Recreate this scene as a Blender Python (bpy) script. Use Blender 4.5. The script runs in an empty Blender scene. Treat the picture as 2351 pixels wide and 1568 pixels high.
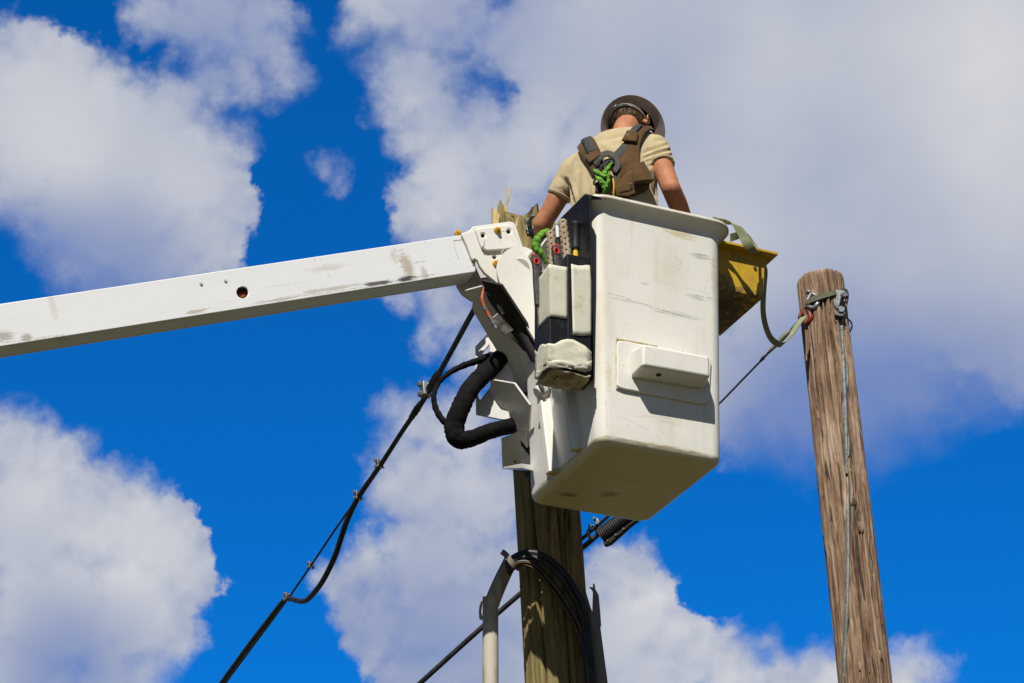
import bpy, bmesh, math, random
import numpy as np
from mathutils import Vector, Matrix, Quaternion
from mathutils.bvhtree import BVHTree
random.seed(7); rng = np.random.default_rng(7)
R = math.radians
scene = bpy.context.scene

# ------------------------------------------------------------------ camera
F = 5500.0; PITCH = R(26.86); CX, CY = 1175.5, 784.0          # focal length and centre in units of a 2351 px wide frame
CAM = Vector((0, 0, 1.6))
FW = Vector((0, math.cos(PITCH), math.sin(PITCH))); UP = Vector((0, -math.sin(PITCH), math.cos(PITCH)))
cd = bpy.data.cameras.new('camera'); cam = bpy.data.objects.new('camera', cd); scene.collection.objects.link(cam)
cam.location = CAM; cam.rotation_euler = (R(90) + PITCH, 0, 0)
cd.sensor_width = 36; cd.lens = 36 * F / 2351; cd.clip_end = 5000; cd.clip_start = .05
scene.camera = cam
def ray(px, py): return Vector(((px - CX) / F, 0, 0)) + UP * ((CY - py) / F) + FW
def at(px, py, Y): r = ray(px, py); return CAM + r * (Y / r.y)
def pl(px, py, P0, n): r = ray(px, py); return CAM + r * ((P0 - CAM).dot(n) / r.dot(n))
def pix(p): d = p - CAM; k = d.dot(FW); return CX + F * d.x / k, CY - F * d.dot(UP) / k

# ------------------------------------------------------------------ light and exposure
SUN = Vector((-.030, -.143, .165)).normalized()                # towards the sun
sd = bpy.data.lights.new('sun', 'SUN'); sd.energy = 5.0; sd.angle = R(.53); sd.color = (1, .95, .87)
so = bpy.data.objects.new('sun', sd); scene.collection.objects.link(so)
so.rotation_euler = SUN.to_track_quat('Z', 'Y').to_euler(); so.location = (-4, -10, 20)
scene.view_settings.view_transform = 'Standard'; scene.view_settings.look = 'None'
EXPO = .32; scene.view_settings.exposure = EXPO; scene.view_settings.gamma = 1
scene.cycles.use_denoising = True; scene.cycles.max_bounces = 6

# ------------------------------------------------------------------ node helpers
class NT:
    def __init__(s, tree): s.t = tree; s.n = tree.nodes; s.l = tree.links
    def put(s, sock, v):
        if hasattr(v, 'is_output'): s.l.new(v, sock)
        elif v is not None: sock.default_value = v
    def m(s, op, a, b=None, c=None, clamp=False):
        n = s.n.new('ShaderNodeMath'); n.operation = op; n.use_clamp = clamp
        for i, v in enumerate((a, b, c)): s.put(n.inputs[i], v)
        return n.outputs[0]
    def v(s, op, a, b=None, out=0):
        n = s.n.new('ShaderNodeVectorMath'); n.operation = op
        s.put(n.inputs[0], a); s.put(n.inputs[1], b)
        return n.outputs[out]
    def scale(s, a, k):
        n = s.n.new('ShaderNodeVectorMath'); n.operation = 'SCALE'; s.put(n.inputs[0], a); s.put(n.inputs['Scale'], k); return n.outputs[0]
    def noise(s, vec, scale, detail=4, rough=.55, dist=0, out=0):
        n = s.n.new('ShaderNodeTexNoise'); s.put(n.inputs['Vector'], vec); n.inputs['Scale'].default_value = scale
        n.inputs['Detail'].default_value = detail; n.inputs['Roughness'].default_value = rough; n.inputs['Distortion'].default_value = dist
        return n.outputs[out]
    def vor(s, vec, scale):
        n = s.n.new('ShaderNodeTexVoronoi'); s.put(n.inputs['Vector'], vec); n.inputs['Scale'].default_value = scale; return n.outputs[0]
    def mr(s, x, a, b, c=0., d=1., smooth=True):
        n = s.n.new('ShaderNodeMapRange'); n.interpolation_type = 'SMOOTHSTEP' if smooth else 'LINEAR'
        for i, v in enumerate((x, a, b, c, d)): s.put(n.inputs[i], v)
        return n.outputs[0]
    def mix(s, f, a, b):
        n = s.n.new('ShaderNodeMix'); n.data_type = 'RGBA'
        s.put(n.inputs[0], f)
        for i, v in ((6, a), (7, b)):
            s.put(n.inputs[i], v if hasattr(v, 'is_output') else (*v, 1))
        return n.outputs[2]
    def ramp(s, f, stops):
        n = s.n.new('ShaderNodeValToRGB'); s.put(n.inputs[0], f); e = n.color_ramp.elements
        while len(e) < len(stops): e.new(.5)
        for k, (p, c) in enumerate(stops): e[k].position = p; e[k].color = (*c, 1)
        return n.outputs[0]
    def xyz(s, vec):
        n = s.n.new('ShaderNodeSeparateXYZ'); s.put(n.inputs[0], vec); return n.outputs
    def comb(s, x, y, z):
        n = s.n.new('ShaderNodeCombineXYZ')
        for i, v in enumerate((x, y, z)): s.put(n.inputs[i], v)
        return n.outputs[0]
    def coord(s, k='Object'): return s.n.new('ShaderNodeTexCoord').outputs[k]
    def bump(s, h, strength=.3, dist=.01, normal=None):
        n = s.n.new('ShaderNodeBump'); n.inputs['Strength'].default_value = strength; n.inputs['Distance'].default_value = dist
        s.put(n.inputs['Height'], h)
        if normal is not None: s.put(n.inputs['Normal'], normal)
        return n.outputs[0]

# ------------------------------------------------------------------ sky with cumulus clouds, all by direction
def srgb(r, g, b): return tuple(((c / 255) / 12.92 if c / 255 < .04045 else ((c / 255 + .055) / 1.055) ** 2.4) for c in (r, g, b))
def build_world():
    w = bpy.data.worlds.new('World'); scene.world = w; w.use_nodes = True
    n = NT(w.node_tree); n.n.clear()
    STR = .1
    sky = n.n.new('ShaderNodeTexSky'); sky.sky_type = 'NISHITA'; sky.sun_disc = False
    sky.sun_elevation = math.asin(SUN.z); sky.sun_rotation = math.atan2(SUN.x, SUN.y)
    sky.altitude = 200; sky.air_density = 1.0; sky.dust_density = .3; sky.ozone_density = 2.5
    K = 2 ** EXPO
    d = n.v('NORMALIZE', n.coord('Generated'))
    away = n.mr(n.v('DOT_PRODUCT', d, tuple(FW), out=1), math.cos(R(19)), math.cos(R(40)), 0., 1.)
    blue = n.mix(away, n.v('MULTIPLY', sky.outputs[0], (.02 / K, .66 / K, 1.42 / K)), n.v('MULTIPLY', sky.outputs[0], (.21, .26, .34)))
    big = n.noise(d, 9, 3, .5, out=1)
    wv = n.scale(n.v('SUBTRACT', big, (.5, .5, .5)), .018)
    mid = n.noise(d, 55, 7, .62, out=1)
    wv2 = n.scale(n.v('SUBTRACT', mid, (.5, .5, .5)), .024)
    dw = n.v('ADD', n.v('ADD', d, wv), wv2)
    def D(px, py): return tuple(ray(px, py).normalized())
    blobs = [
        (60,110,75),(110,260,190),(300,330,165),(390,260,90),(420,400,150),(520,460,78),(450,540,120),(250,480,190),(60,400,120),(330,600,120),(-60,250,160),(250,620,70),
        (350,20,70),(480,30,110),(590,60,95),(640,140,52),(560,160,60),(480,180,42),
        (748,378,11),(784,402,11),
        (880,0,80),(1000,30,110),(960,170,92),(1010,250,105),(930,240,60),(1000,300,75),(1250,150,190),(1200,330,140),(1060,400,120),(1000,470,92),(1040,520,70),(1150,540,130),(960,500,50),
        (1450,100,240),(1700,150,300),(2000,150,330),(2300,200,330),(1500,400,250),(1800,500,330),(2150,550,330),(2400,500,300),(1400,650,260),(1800,850,190),(1650,900,150),(2050,800,190),(2280,760,170),(1950,930,110),(1250,680,150),
        (1050,720,60),(1040,690,60),(920,685,26),(985,770,26),(1110,800,60),
        (40,1040,80),(110,1090,90),(60,1200,150),(200,1200,110),(300,1220,105),(380,1260,98),(434,1325,74),(300,1400,150),(120,1400,170),(60,1540,150),(240,1530,120),(370,1430,70),(474,1300,32),
        (10,970,22),
        (970,985,70),(1060,1000,90),(920,1040,52),(890,1120,56),(960,1130,100),(1090,1150,110),(930,1250,74),(1000,1300,130),(840,1320,72),(790,1350,62),(880,1440,100),(1050,1450,160),(960,1550,100),(1180,1350,140),(1180,1560,120),(910,945,28),
        (1380,1300,60),(1420,1330,84),(1490,1390,78),(1400,1450,130),(1560,1450,66),(1620,1490,66),(1500,1560,110),(1700,1540,70),(1790,1560,60),(1660,1440,26),(1290,1400,110),(1300,1560,120),(1770,1470,18),
        (1880,1580,84),(1990,1575,62),(2080,1580,66),(2130,1550,42),(1930,1540,34),
        (2700,120,330),(2780,560,300),(2620,800,170),(2300,-320,330),(1650,-330,330),(1050,-160,160),(-330,330,190),(-260,620,110),(-280,1280,220),(1150,1800,180),(1750,1790,190),(-700,700,150),(3300,1200,240),
    ]
    holes = [(1108,208,40),(1150,228,24),(1090,170,18),(350,118,52),(405,150,34),(300,95,40),(720,230,60),(840,300,40),(1150,770,24)]
    s = None
    for (x, y, r) in blobs:
        q = n.m('SUBTRACT', r / F, n.v('DISTANCE', dw, D(x, y), out=1))
        s = q if s is None else n.m('SMOOTH_MAX', s, q, .005)
    for (x, y, r) in holes:
        q = n.m('SUBTRACT', n.v('DISTANCE', dw, D(x, y), out=1), r / F)
        s = n.m('SMOOTH_MIN', s, q, .004)
    fine = n.noise(d, 80, 6, .52)
    s = n.m('ADD', s, n.m('MULTIPLY_ADD', fine, .014, -.007))
    # softer on the undersides of the right hand bank and where the slow noise says so
    soft = n.mr(n.noise(d, 14, 2, .5), .35, .65, .0034, .0100)
    for (x, y, r, k) in ((1950,1000,420,.022),(300,640,200,.012),(250,1540,220,.012),(880,60,170,.004),(2250,900,260,.014),(470,1220,230,-.0045),(180,1080,190,-.0035),(920,430,190,-.0035),(1560,1400,260,-.0045),(560,430,170,-.003),(880,1180,200,-.0035)):
        soft = n.m('ADD', soft, n.mr(n.v('DISTANCE', d, D(x, y), out=1), r / F, 0., 0., k))
    soft = n.m('MAXIMUM', soft, .0020)
    dens = n.mr(s, n.m('MULTIPLY', soft, -1.), n.m('MULTIPLY', soft, .8))
    # brightness of the cloud
    br = n.m('MULTIPLY_ADD', n.noise(d, 11, 3, .45), .55, .24)
    br = n.m('ADD', br, n.m('MULTIPLY_ADD', n.noise(d, 34, 3, .45), .07, -.035))
    # the same fine noise a little towards the sun's side shows which lumps face the light, near the edges most
    off = n.v('ADD', d, (-.002, 0., .0055))
    relief = n.m('SUBTRACT', n.noise(d, 60, 5, .5), n.noise(off, 60, 5, .5))
    br = n.m('ADD', br, n.m('MULTIPLY', relief, n.mr(s, .003, .02, .80, .06)))
    lights = [(140,300,300,.30),(420,400,170,.18),(300,1270,230,.30),(100,1120,160,.20),(2250,200,450,.28),(1850,120,320,.10),(1000,420,160,.22),(1250,330,190,.12),(1050,1020,150,.12),(1500,1420,220,.22),(1700,1530,160,.25),(2000,1560,260,.30),(330,1120,120,.1),(880,1260,120,.10),(1660,600,300,.10),
              (260,640,300,-.50),(40,560,220,-.40),(480,90,220,-.30),(1060,110,300,-.30),(1500,250,340,-.14),(1900,950,420,-.55),(1700,1050,260,-.2),(2250,880,330,-.4),(1130,620,190,-.22),(1020,1480,360,-.42),(800,1400,150,-.12),(150,1540,260,-.45),(760,390,90,-.4),(680,60,170,-.2),(930,1180,140,-.06),(1250,1300,200,-.12),(1040,730,110,-.10)]
    for (x, y, r, k) in lights:
        br = n.m('ADD', br, n.mr(n.v('DISTANCE', d, D(x, y), out=1), r / F, 0., 0., k))
    br = n.m('ADD', br, n.mr(s, -.002, .016, -.10, .04))
    sc = lambda r, g, b: tuple(c / STR / 10 / K for c in srgb(r, g, b))
    col = n.ramp(br, [(.0, sc(123, 142, 191)), (.30, sc(155, 166, 195)), (.55, sc(182, 188, 203)), (.80, sc(206, 208, 214)), (1., sc(228, 228, 227))])
    col = n.scale(col, 10.)
    op = n.m('MULTIPLY', dens, n.mr(br, -.1, .3, .90, .985))
    out = n.mix(op, blue, col)
    bg = n.n.new('ShaderNodeBackground'); bg.inputs['Strength'].default_value = STR; n.l.new(out, bg.inputs['Color'])
    o = n.n.new('ShaderNodeOutputWorld'); n.l.new(bg.outputs[0], o.inputs[0])
    w.cycles.sampling_method = 'MANUAL'; w.cycles.sample_map_resolution = 512
build_world()

# ------------------------------------------------------------------ materials
def base_mat(name):
    m = bpy.data.materials.new(name); m.use_nodes = True; n = NT(m.node_tree)
    return m, n, m.node_tree.nodes['Principled BSDF']
def pbr(name, c, rough=.6, metal=0, c2=None, ns=8., lo=.4, hi=.65, bump=0., bs=60., stretch=(1, 1, 1), spec=.3, bd=.004):
    m, n, p = base_mat(name)
    v = n.v('MULTIPLY', n.coord(), stretch)
    if c2:
        f = n.mr(n.noise(v, ns, 7, .6), lo, hi); n.l.new(n.mix(f, c, c2), p.inputs['Base Color'])
    else: p.inputs['Base Color'].default_value = (*c, 1)
    p.inputs['Roughness'].default_value = rough; p.inputs['Metallic'].default_value = metal; p.inputs['Specular IOR Level'].default_value = spec
    if bump: n.l.new(n.bump(n.noise(v, bs, 5, .6), bump, bd), p.inputs['Normal'])
    return m
def white_paint(name, base=(.675, .66, .60), grime=(.40, .33, .19), amount=.42, stretch=(1, 1, .4), scr=(1, 1, 14), rough=.32, stains_and_tones=(), streak=(1.3, 1, 11), scratches=()):
    m, n, p = base_mat(name)
    o = n.coord(); v = n.v('MULTIPLY', o, stretch)
    big = n.mr(n.noise(v, 4.5, 8, .62), .47, .78)
    c = n.mix(n.m('MULTIPLY', big, amount), base, grime)
    drip = n.mr(n.noise(n.v('MULTIPLY', o, (1, 1, .10)), 16, 6, .65), .56, .76)
    c = n.mix(n.m('MULTIPLY', drip, amount * .55), c, grime)
    sp = n.mr(n.noise(o, 75, 3, .6), .665, .72)                                        # small chips and specks
    c = n.mix(n.m('MULTIPLY', sp, .55), c, (.30, .25, .17))
    sv = n.v('MULTIPLY', o, scr)
    s1 = n.mr(n.noise(sv, 7, 6, .7, .6), .66, .72)                                    # long scuffs
    gate = n.mr(n.noise(o, 3.1, 3, .5), .42, .62)
    c = n.mix(n.m('MULTIPLY', n.m('MULTIPLY', s1, gate), .75), c, (.20, .19, .18))
    for (pt, rad, colr, k) in stains_and_tones:                                                 # individual stains and tone patches, placed on the thing
        q = n.v('DIVIDE', n.v('SUBTRACT', o, tuple(pt)), tuple(rad))
        f = n.mr(n.m('ADD', n.v('LENGTH', q, out=1), n.m('MULTIPLY_ADD', n.noise(n.v('MULTIPLY', o, streak), 11, 8, .78), 3.6, -1.8)), 1.0, .45)
        c = n.mix(n.m('MULTIPLY', f, k), c, colr)
    for (a, b_, w, colr, k) in scratches:                                             # thin scuffed lines from a to b_
        dv = b_ - a; L = dv.length; dv = dv / L; pv = Vector((-dv.z, 0, dv.x)).normalized()
        rel = n.v('SUBTRACT', o, tuple(a)); u = n.m('DIVIDE', n.v('DOT_PRODUCT', rel, tuple(dv), out=1), L)
        vv = n.m('ABSOLUTE', n.m('ADD', n.v('DOT_PRODUCT', rel, tuple(pv), out=1), n.m('MULTIPLY_ADD', n.noise(o, 14, 3, .6), .016, -.008)))
        f = n.m('MULTIPLY', n.mr(vv, w, w * .3), n.m('MULTIPLY', n.mr(u, 0., .12), n.mr(u, 1., .88)))
        f = n.m('MULTIPLY', f, n.mr(n.noise(o, 38, 5, .7), .36, .62, 0., .75))
        c = n.mix(n.m('MULTIPLY', f, k), c, colr)
    n.l.new(c, p.inputs['Base Color'])
    n.l.new(n.mr(big, 0, 1, rough, rough + .3), p.inputs['Roughness'])
    h = n.m('ADD', n.noise(o, 9, 4, .5), n.m('MULTIPLY', n.noise(o, 160, 2, .5), .05))
    n.l.new(n.bump(h, .12, .01), p.inputs['Normal'])
    return m
def wood(name, cols, grain=34., green=None, crack=True, holes=False, bumpk=.6, rng_=(.38, .70)):
    m, n, p = base_mat(name)
    o = n.coord()
    wob = n.scale(n.v('SUBTRACT', n.noise(n.v('MULTIPLY', o, (3, 3, 1.3)), 1.6, 3, .5, out=1), (.5, .5, .5)), .10)
    v = n.v('ADD', o, wob)
    g1 = n.noise(n.v('MULTIPLY', v, (1, 1, .055)), grain, 8, .65)
    g2 = n.noise(n.v('MULTIPLY', v, (1, 1, .028)), grain * 3.2, 4, .7)
    g3 = n.noise(n.v('MULTIPLY', o, (1, 1, .35)), 7, 4, .6)
    f = n.m('ADD', n.m('MULTIPLY', g1, .55), n.m('ADD', n.m('MULTIPLY', g2, .30), n.m('MULTIPLY', g3, .22)))
    c = n.ramp(n.mr(f, rng_[0], rng_[1], 0., 1., False), cols)
    if green: c = n.mix(n.m('MULTIPLY', n.mr(n.noise(n.v('MULTIPLY', o, (1, 1, .25)), 5, 5, .6), .45, .65), .6), c, green)
    h = n.m('ADD', g1, n.m('MULTIPLY', g2, .6))
    if crack:
        k = n.mr(n.noise(n.v('MULTIPLY', v, (1, 1, .018)), grain * .6, 3, .5), .625, .66)
        c = n.mix(n.m('MULTIPLY', k, .8), c, (.012, .008, .006)); h = n.m('SUBTRACT', h, n.m('MULTIPLY', k, .9))
    if holes:
        k = n.mr(n.vor(n.v('MULTIPLY', o, (1, 1, .55)), 19), .10, .05)
        k = n.m('MULTIPLY', k, n.mr(n.noise(o, 2.2, 2, .5), .5, .6))
        c = n.mix(n.m('MULTIPLY', k, .85), c, (.014, .01, .007)); h = n.m('SUBTRACT', h, k)
    n.l.new(c, p.inputs['Base Color']); p.inputs['Roughness'].default_value = .85; p.inputs['Specular IOR Level'].default_value = .25
    n.l.new(n.bump(h, bumpk, .006), p.inputs['Normal'])
    return m
def cloth(name, c, c2, weave=900, ns=9, rough=.95, soft=.25):
    m, n, p = base_mat(name); o = n.coord()
    f = n.mr(n.noise(o, ns, 6, .6), .35, .7); n.l.new(n.mix(f, c, c2), p.inputs['Base Color'])
    p.inputs['Roughness'].default_value = rough; p.inputs['Specular IOR Level'].default_value = .15
    p.inputs['Sheen Weight'].default_value = .1
    h = n.m('ADD', n.m('MULTIPLY', n.noise(o, weave, 2, .5), .2), n.m('ADD', n.noise(o, 20, 3, .5), n.m('MULTIPLY', n.noise(n.v('MULTIPLY', o, (2.2, 2.2, .7)), 34, 3, .5, 1.2), .8)))
    n.l.new(n.bump(h, soft, .006), p.inputs['Normal']); return m
def webbing(name, c, c2, axis, freq, rough=.8):
    m, n, p = base_mat(name); o = n.coord()
    q = n.v('DOT_PRODUCT', o, axis, out=1)
    w = n.m('MULTIPLY_ADD', n.m('SINE', n.m('MULTIPLY', q, freq)), .5, .5)
    n.l.new(n.mix(n.m('MULTIPLY', w, n.mr(n.noise(o, 14, 4, .6), .3, .7)), c, c2), p.inputs['Base Color'])
    p.inputs['Roughness'].default_value = rough; n.l.new(n.bump(w, .5, .002), p.inputs['Normal']); return m

# ------------------------------------------------------------------ mesh helpers
def spline(pts, k=8):
    pts = [Vector(p) for p in pts]; out = []
    P = [pts[0] * 2 - pts[1]] + pts + [pts[-1] * 2 - pts[-2]]
    for i in range(1, len(P) - 2):
        a, b, c, d = P[i - 1:i + 3]
        for j in range(k):
            t = j / k
            out.append(.5 * ((2 * b) + (c - a) * t + (2 * a - 5 * b + 4 * c - d) * t * t + (3 * b - a - 3 * c + d) * t ** 3))
    out.append(pts[-1]); return out
def lerp_list(r, n):
    if not hasattr(r, '__len__'): return [r] * n
    x = np.linspace(0, 1, len(r)); return list(np.interp(np.linspace(0, 1, n), x, r))
class MB:
    def __init__(s): s.bm = bmesh.new()
    def loft(s, rings, cap=(True, True), closed=False):
        vs = [[s.bm.verts.new(p) for p in r] for r in rings]; n = len(rings[0])
        pairs = list(zip(vs[:-1], vs[1:])) + ([(vs[-1], vs[0])] if closed else [])
        for a, b in pairs:
            for i in range(n):
                j = (i + 1) % n; s.bm.faces.new((a[i], a[j], b[j], b[i]))
        if not closed:
            if cap[0]: s.bm.faces.new(list(reversed(vs[0])))
            if cap[1]: s.bm.faces.new(vs[-1])
        return s
    def tube(s, path, r, n=10, cap=True, flat=1., flat_dir=None, ripple=None):
        path = [Vector(p) for p in path]; rr = lerp_list(r, len(path)); rings = []; ref = None
        for i, p in enumerate(path):
            t = (path[min(i + 1, len(path) - 1)] - path[max(i - 1, 0)]).normalized()
            if ref is None:
                ref = (flat_dir or (Vector((0, 0, 1)) if abs(t.z) < .9 else Vector((1, 0, 0))))
            u = (ref - t * ref.dot(t)).normalized(); ref = u; w = t.cross(u)
            k = rr[i] if ripple is None else rr[i] * ripple(i)
            rings.append([p + u * math.cos(a) * k * flat + w * math.sin(a) * k for a in [2 * math.pi * q / n for q in range(n)]])
        return s.loft(rings, (cap, cap))
    def slab(s, pts, nrm, t, holes=()):
        """flat plate: front outline pts (3-D, one plane), thickness t away from nrm, with through holes"""
        b = bmesh.new(); ed = []
        for loop in [pts] + list(holes):
            v = [b.verts.new(p) for p in loop]
            ed += [b.edges.new((v[i], v[(i + 1) % len(v)])) for i in range(len(v))]
        if holes: bmesh.ops.triangle_fill(b, use_beauty=True, edges=ed)
        else: b.faces.new(b.verts)
        g = bmesh.ops.extrude_face_region(b, geom=list(b.faces))
        bmesh.ops.translate(b, vec=-Vector(nrm).normalized() * t, verts=[e for e in g['geom'] if isinstance(e, bmesh.types.BMVert)])
        return s.merge(b)
    def merge(s, b):
        mp = {v: s.bm.verts.new(v.co) for v in b.verts}
        for f in b.faces:
            try: s.bm.faces.new([mp[v] for v in f.verts])
            except ValueError: pass
        b.free(); return s
    def box(s, o, ex, ey, ez):
        o, ex, ey, ez = map(Vector, (o, ex, ey, ez))
        c = [o, o + ex, o + ex + ey, o + ey]; return s.loft([c, [p + ez for p in c]])
    def hexa(s, lo, hi): return s.loft([[Vector(p) for p in lo], [Vector(p) for p in hi]])
    def disc(s, c, nrm, r, h, n=20, r2=None, dome=False):
        c = Vector(c); nrm = Vector(nrm).normalized()
        u = nrm.orthogonal().normalized(); w = nrm.cross(u)
        ring = lambda k, d: [c + nrm * d + (u * math.cos(2 * math.pi * i / n) + w * math.sin(2 * math.pi * i / n)) * k for i in range(n)]
        rs = [ring(r, 0), ring(r if r2 is None else r2, h)]
        if dome: rs += [ring(r * .8, h * 1.4), ring(r * .4, h * 1.65)]
        return s.loft(rs)
    def ball(s, c, r, n=12, axes=None):
        c = Vector(c); X, Y, Z = axes or (Vector((r, 0, 0)), Vector((0, r, 0)), Vector((0, 0, r)))
        rings = []
        for i in range(1, n):
            a = math.pi * i / n
            rings.append([c + Z * math.cos(a) + (X * math.cos(b) + Y * math.sin(b)) * math.sin(a) for b in [2 * math.pi * k / (2 * n) for k in range(2 * n)]])
        return s.loft(rings)
    def chain(s, pts, rad, n=16, flat_end=False):
        pts = [Vector(p) for p in pts]
        for i in range(len(pts) - 1):
            s.tube([pts[i], pts[i + 1]], [rad[i], rad[i + 1]], n)
        for i, p in enumerate(pts):
            if flat_end and i == len(pts) - 1: continue
            s.ball(p, rad[i], 8)
        return s
    def grid(s, rows):
        vs = [[s.bm.verts.new(p) for p in r] for r in rows]
        for a, b in zip(vs[:-1], vs[1:]):
            for i in range(len(a) - 1): s.bm.faces.new((a[i], a[i + 1], b[i + 1], b[i]))
        return s
    def ribbon(s, path, wid, thick):
        """closed strip: path points, width vectors, thickness"""
        rings = []
        for i, p in enumerate(path):
            t = (path[min(i + 1, len(path) - 1)] - path[max(i - 1, 0)]).normalized(); w = wid[i]
            nn = t.cross(w).normalized() * thick * .5; h = w * .5
            rings.append([p - h - nn, p + h - nn, p + h + nn, p - h + nn])
        return s.loft(rings)
def link(o, parent=None):
    scene.collection.objects.link(o)
    if parent: o.parent = parent
    return o
def world_of(o):
    m = o.matrix_basis.copy(); p = o.parent
    while p: m = p.matrix_basis @ m; p = p.parent
    return m
def obj(name, mb, mat, parent=None, bevel=0, smooth=35, subsurf=0, seg=2):
    me = bpy.data.meshes.new(name); bm = mb.bm
    bmesh.ops.recalc_face_normals(bm, faces=bm.faces)
    if parent: bm.transform(world_of(parent).inverted())
    bm.to_mesh(me); bm.free()
    if mat: me.materials.append(mat)
    me.polygons.foreach_set('use_smooth', [smooth > 0] * len(me.polygons))
    if 0 < smooth < 180: me.set_sharp_from_angle(angle=R(smooth))
    o = link(bpy.data.objects.new(name, me), parent)
    if bevel:
        b = o.modifiers.new('bevel', 'BEVEL'); b.width = bevel; b.segments = seg; b.limit_method = 'ANGLE'; b.angle_limit = R(40); b.harden_normals = False; q = o.modifiers.new('normals', 'WEIGHTED_NORMAL'); q.keep_sharp = True
    if subsurf:
        q = o.modifiers.new('sub', 'SUBSURF'); q.levels = q.render_levels = subsurf
    return o
def tag(o, label, cat=None, group=None, kind=None):
    if label: o['label'] = label
    if cat: o['category'] = cat
    if group: o['group'] = group
    if kind: o['kind'] = kind
    return o
def thing(name, label, cat, loc=(0, 0, 0), rot=None, group=None):
    o = link(bpy.data.objects.new(name, None)); o.location = loc; o.empty_display_size = .1
    if rot is not None: o.rotation_mode = 'QUATERNION'; o.rotation_quaternion = rot
    return tag(o, label, cat, group)
def circ(px, py, r, n=20, ry=None): return [(px + r * math.cos(2 * math.pi * i / n), py + (ry or r) * math.sin(2 * math.pi * i / n)) for i in range(n)]
def remesh(mb, voxel, it=8, fac=.5):
    """merge overlapping closed shapes into one continuous surface; returns a bmesh"""
    me = bpy.data.meshes.new('tmp'); bmesh.ops.recalc_face_normals(mb.bm, faces=mb.bm.faces); mb.bm.to_mesh(me); mb.bm.free()
    o = link(bpy.data.objects.new('tmp', me))
    m = o.modifiers.new('r', 'REMESH'); m.mode = 'VOXEL'; m.voxel_size = voxel
    s = o.modifiers.new('s', 'SMOOTH'); s.factor = fac; s.iterations = it
    dg = bpy.context.evaluated_depsgraph_get()
    e = bpy.data.meshes.new_from_object(o.evaluated_get(dg))
    bm = bmesh.new(); bm.from_mesh(e); bpy.data.objects.remove(o); bpy.data.meshes.remove(e); bpy.data.meshes.remove(me)
    r = MB(); r.bm.free(); r.bm = bm; return r
def bvh_of(mb): mb.bm.faces.ensure_lookup_table(); return BVHTree.FromBMesh(mb.bm)
def hit(bv, px, py, off=0., fall=None):
    r = ray(px, py).normalized(); loc, nr, i, d = bv.ray_cast(CAM, r)
    if loc is None: return at(px, py, fall) if fall else None
    if nr.dot(r) > 0: nr = -nr
    return loc + nr * off

# ------------------------------------------------------------------ palette
M = {}
M['rim'] = white_paint('fibreglass_rim', base=(.63, .60, .50), grime=(.30, .25, .12), amount=1.0)
M['plate'] = white_paint('white_plate', amount=.2, stretch=(1, 1, 1), scr=(1, 9, 9))
M['shade_plate'] = white_paint('white_plate_shaded', base=(.55, .54, .51), amount=.35, stretch=(1, 1, 1), scr=(1, 9, 9))  # darker copy of the white plate paint, shade put into its colour
M['yellow_bolt'] = pbr('yellow_bolt', (.62, .36, .02), .45, .2, (.4, .2, .02), 40)
M['rubber'] = pbr('black_rubber', (.008, .008, .008), .6, 0, (.02, .019, .018), 14, bump=.3, bs=40)
M['sleeve'] = pbr('black_fabric_sleeve', (.0035, .0032, .0035), .9, 0, (.010, .009, .0095), 12, spec=.12, bump=.6, bs=28, bd=.012)
M['cable'] = pbr('black_cable', (.012, .012, .014), .45, 0, (.03, .03, .032), 20)
M['board'] = pbr('black_plastic', (.007, .0068, .007), .45, 0, (.024, .023, .024), 22, .5, .75, bump=.25, bs=60)
M['steel'] = pbr('galvanised_steel', (.27, .285, .29), .48, .6, (.16, .165, .165), 30, bump=.15)
M['cable_steel'] = pbr('cable_steel', (.23, .25, .245), .55, .3, (.13, .145, .135), 40)
M['washer'] = pbr('washer_grey', (.36, .38, .38), .5, 0, (.25, .26, .26), 60)
M['dark_steel'] = pbr('dark_steel', (.16, .15, .14), .5, .7, (.08, .06, .05), 25, bump=.2)
M['orange'] = pbr('orange_hose', (.50, .11, .025), .5, 0, (.3, .07, .03), 18)
M['red'] = pbr('red_plastic', (.62, .045, .02), .4)
M['saw_grip'] = pbr('grey_grip', (.045, .044, .047), .6, 0, (.075, .072, .075), 40, bump=.2, bs=200)
M['tape'] = pbr('duct_tape', (.53, .515, .41), .42, 0, (.36, .30, .17), 14, .52, .80, bump=.25, bs=60, bd=.003)
M['skin'] = pbr('skin', (.40, .175, .085), .68, 0, (.30, .105, .05), 16, .35, .75, bump=.2, bs=90, bd=.003)
M['skin'].node_tree.nodes['Principled BSDF'].inputs['Subsurface Weight'].default_value = .12
M['skin'].node_tree.nodes['Principled BSDF'].inputs['Subsurface Radius'].default_value = (.012, .004, .002)
M['hair'] = pbr('hair', (.13, .075, .035), .7, 0, (.055, .03, .016), 60, bump=.7, bs=260, stretch=(1, 1, .4))
M['shirt'] = cloth('tan_shirt', (.44, .36, .215), (.37, .295, .17), soft=.42)
M['brown'] = cloth('brown_pad', (.10, .056, .021), (.06, .034, .013), 500, 14)
M['brown_dark'] = cloth('brown_piping', (.07, .038, .014), (.045, .026, .011), 500, 14)
M['strap_dark'] = webbing('dark_webbing', (.022, .024, .026), (.05, .054, .054), (.5, -.2, .9), 900)
M['dring'] = webbing('dark_moulded_pad', (.035, .031, .024), (.085, .076, .06), (.6, .1, .9), 1100)
M['green'] = cloth('green_webbing', (.14, .33, .026), (.05, .13, .014), 700, 30, .8, .6)
M['hat'] = pbr('hard_hat', (.40, .325, .315), .42, 0, (.30, .245, .24), 12)
M['hat_in'] = pbr('hat_liner', (.02, .019, .019), .6)
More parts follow.
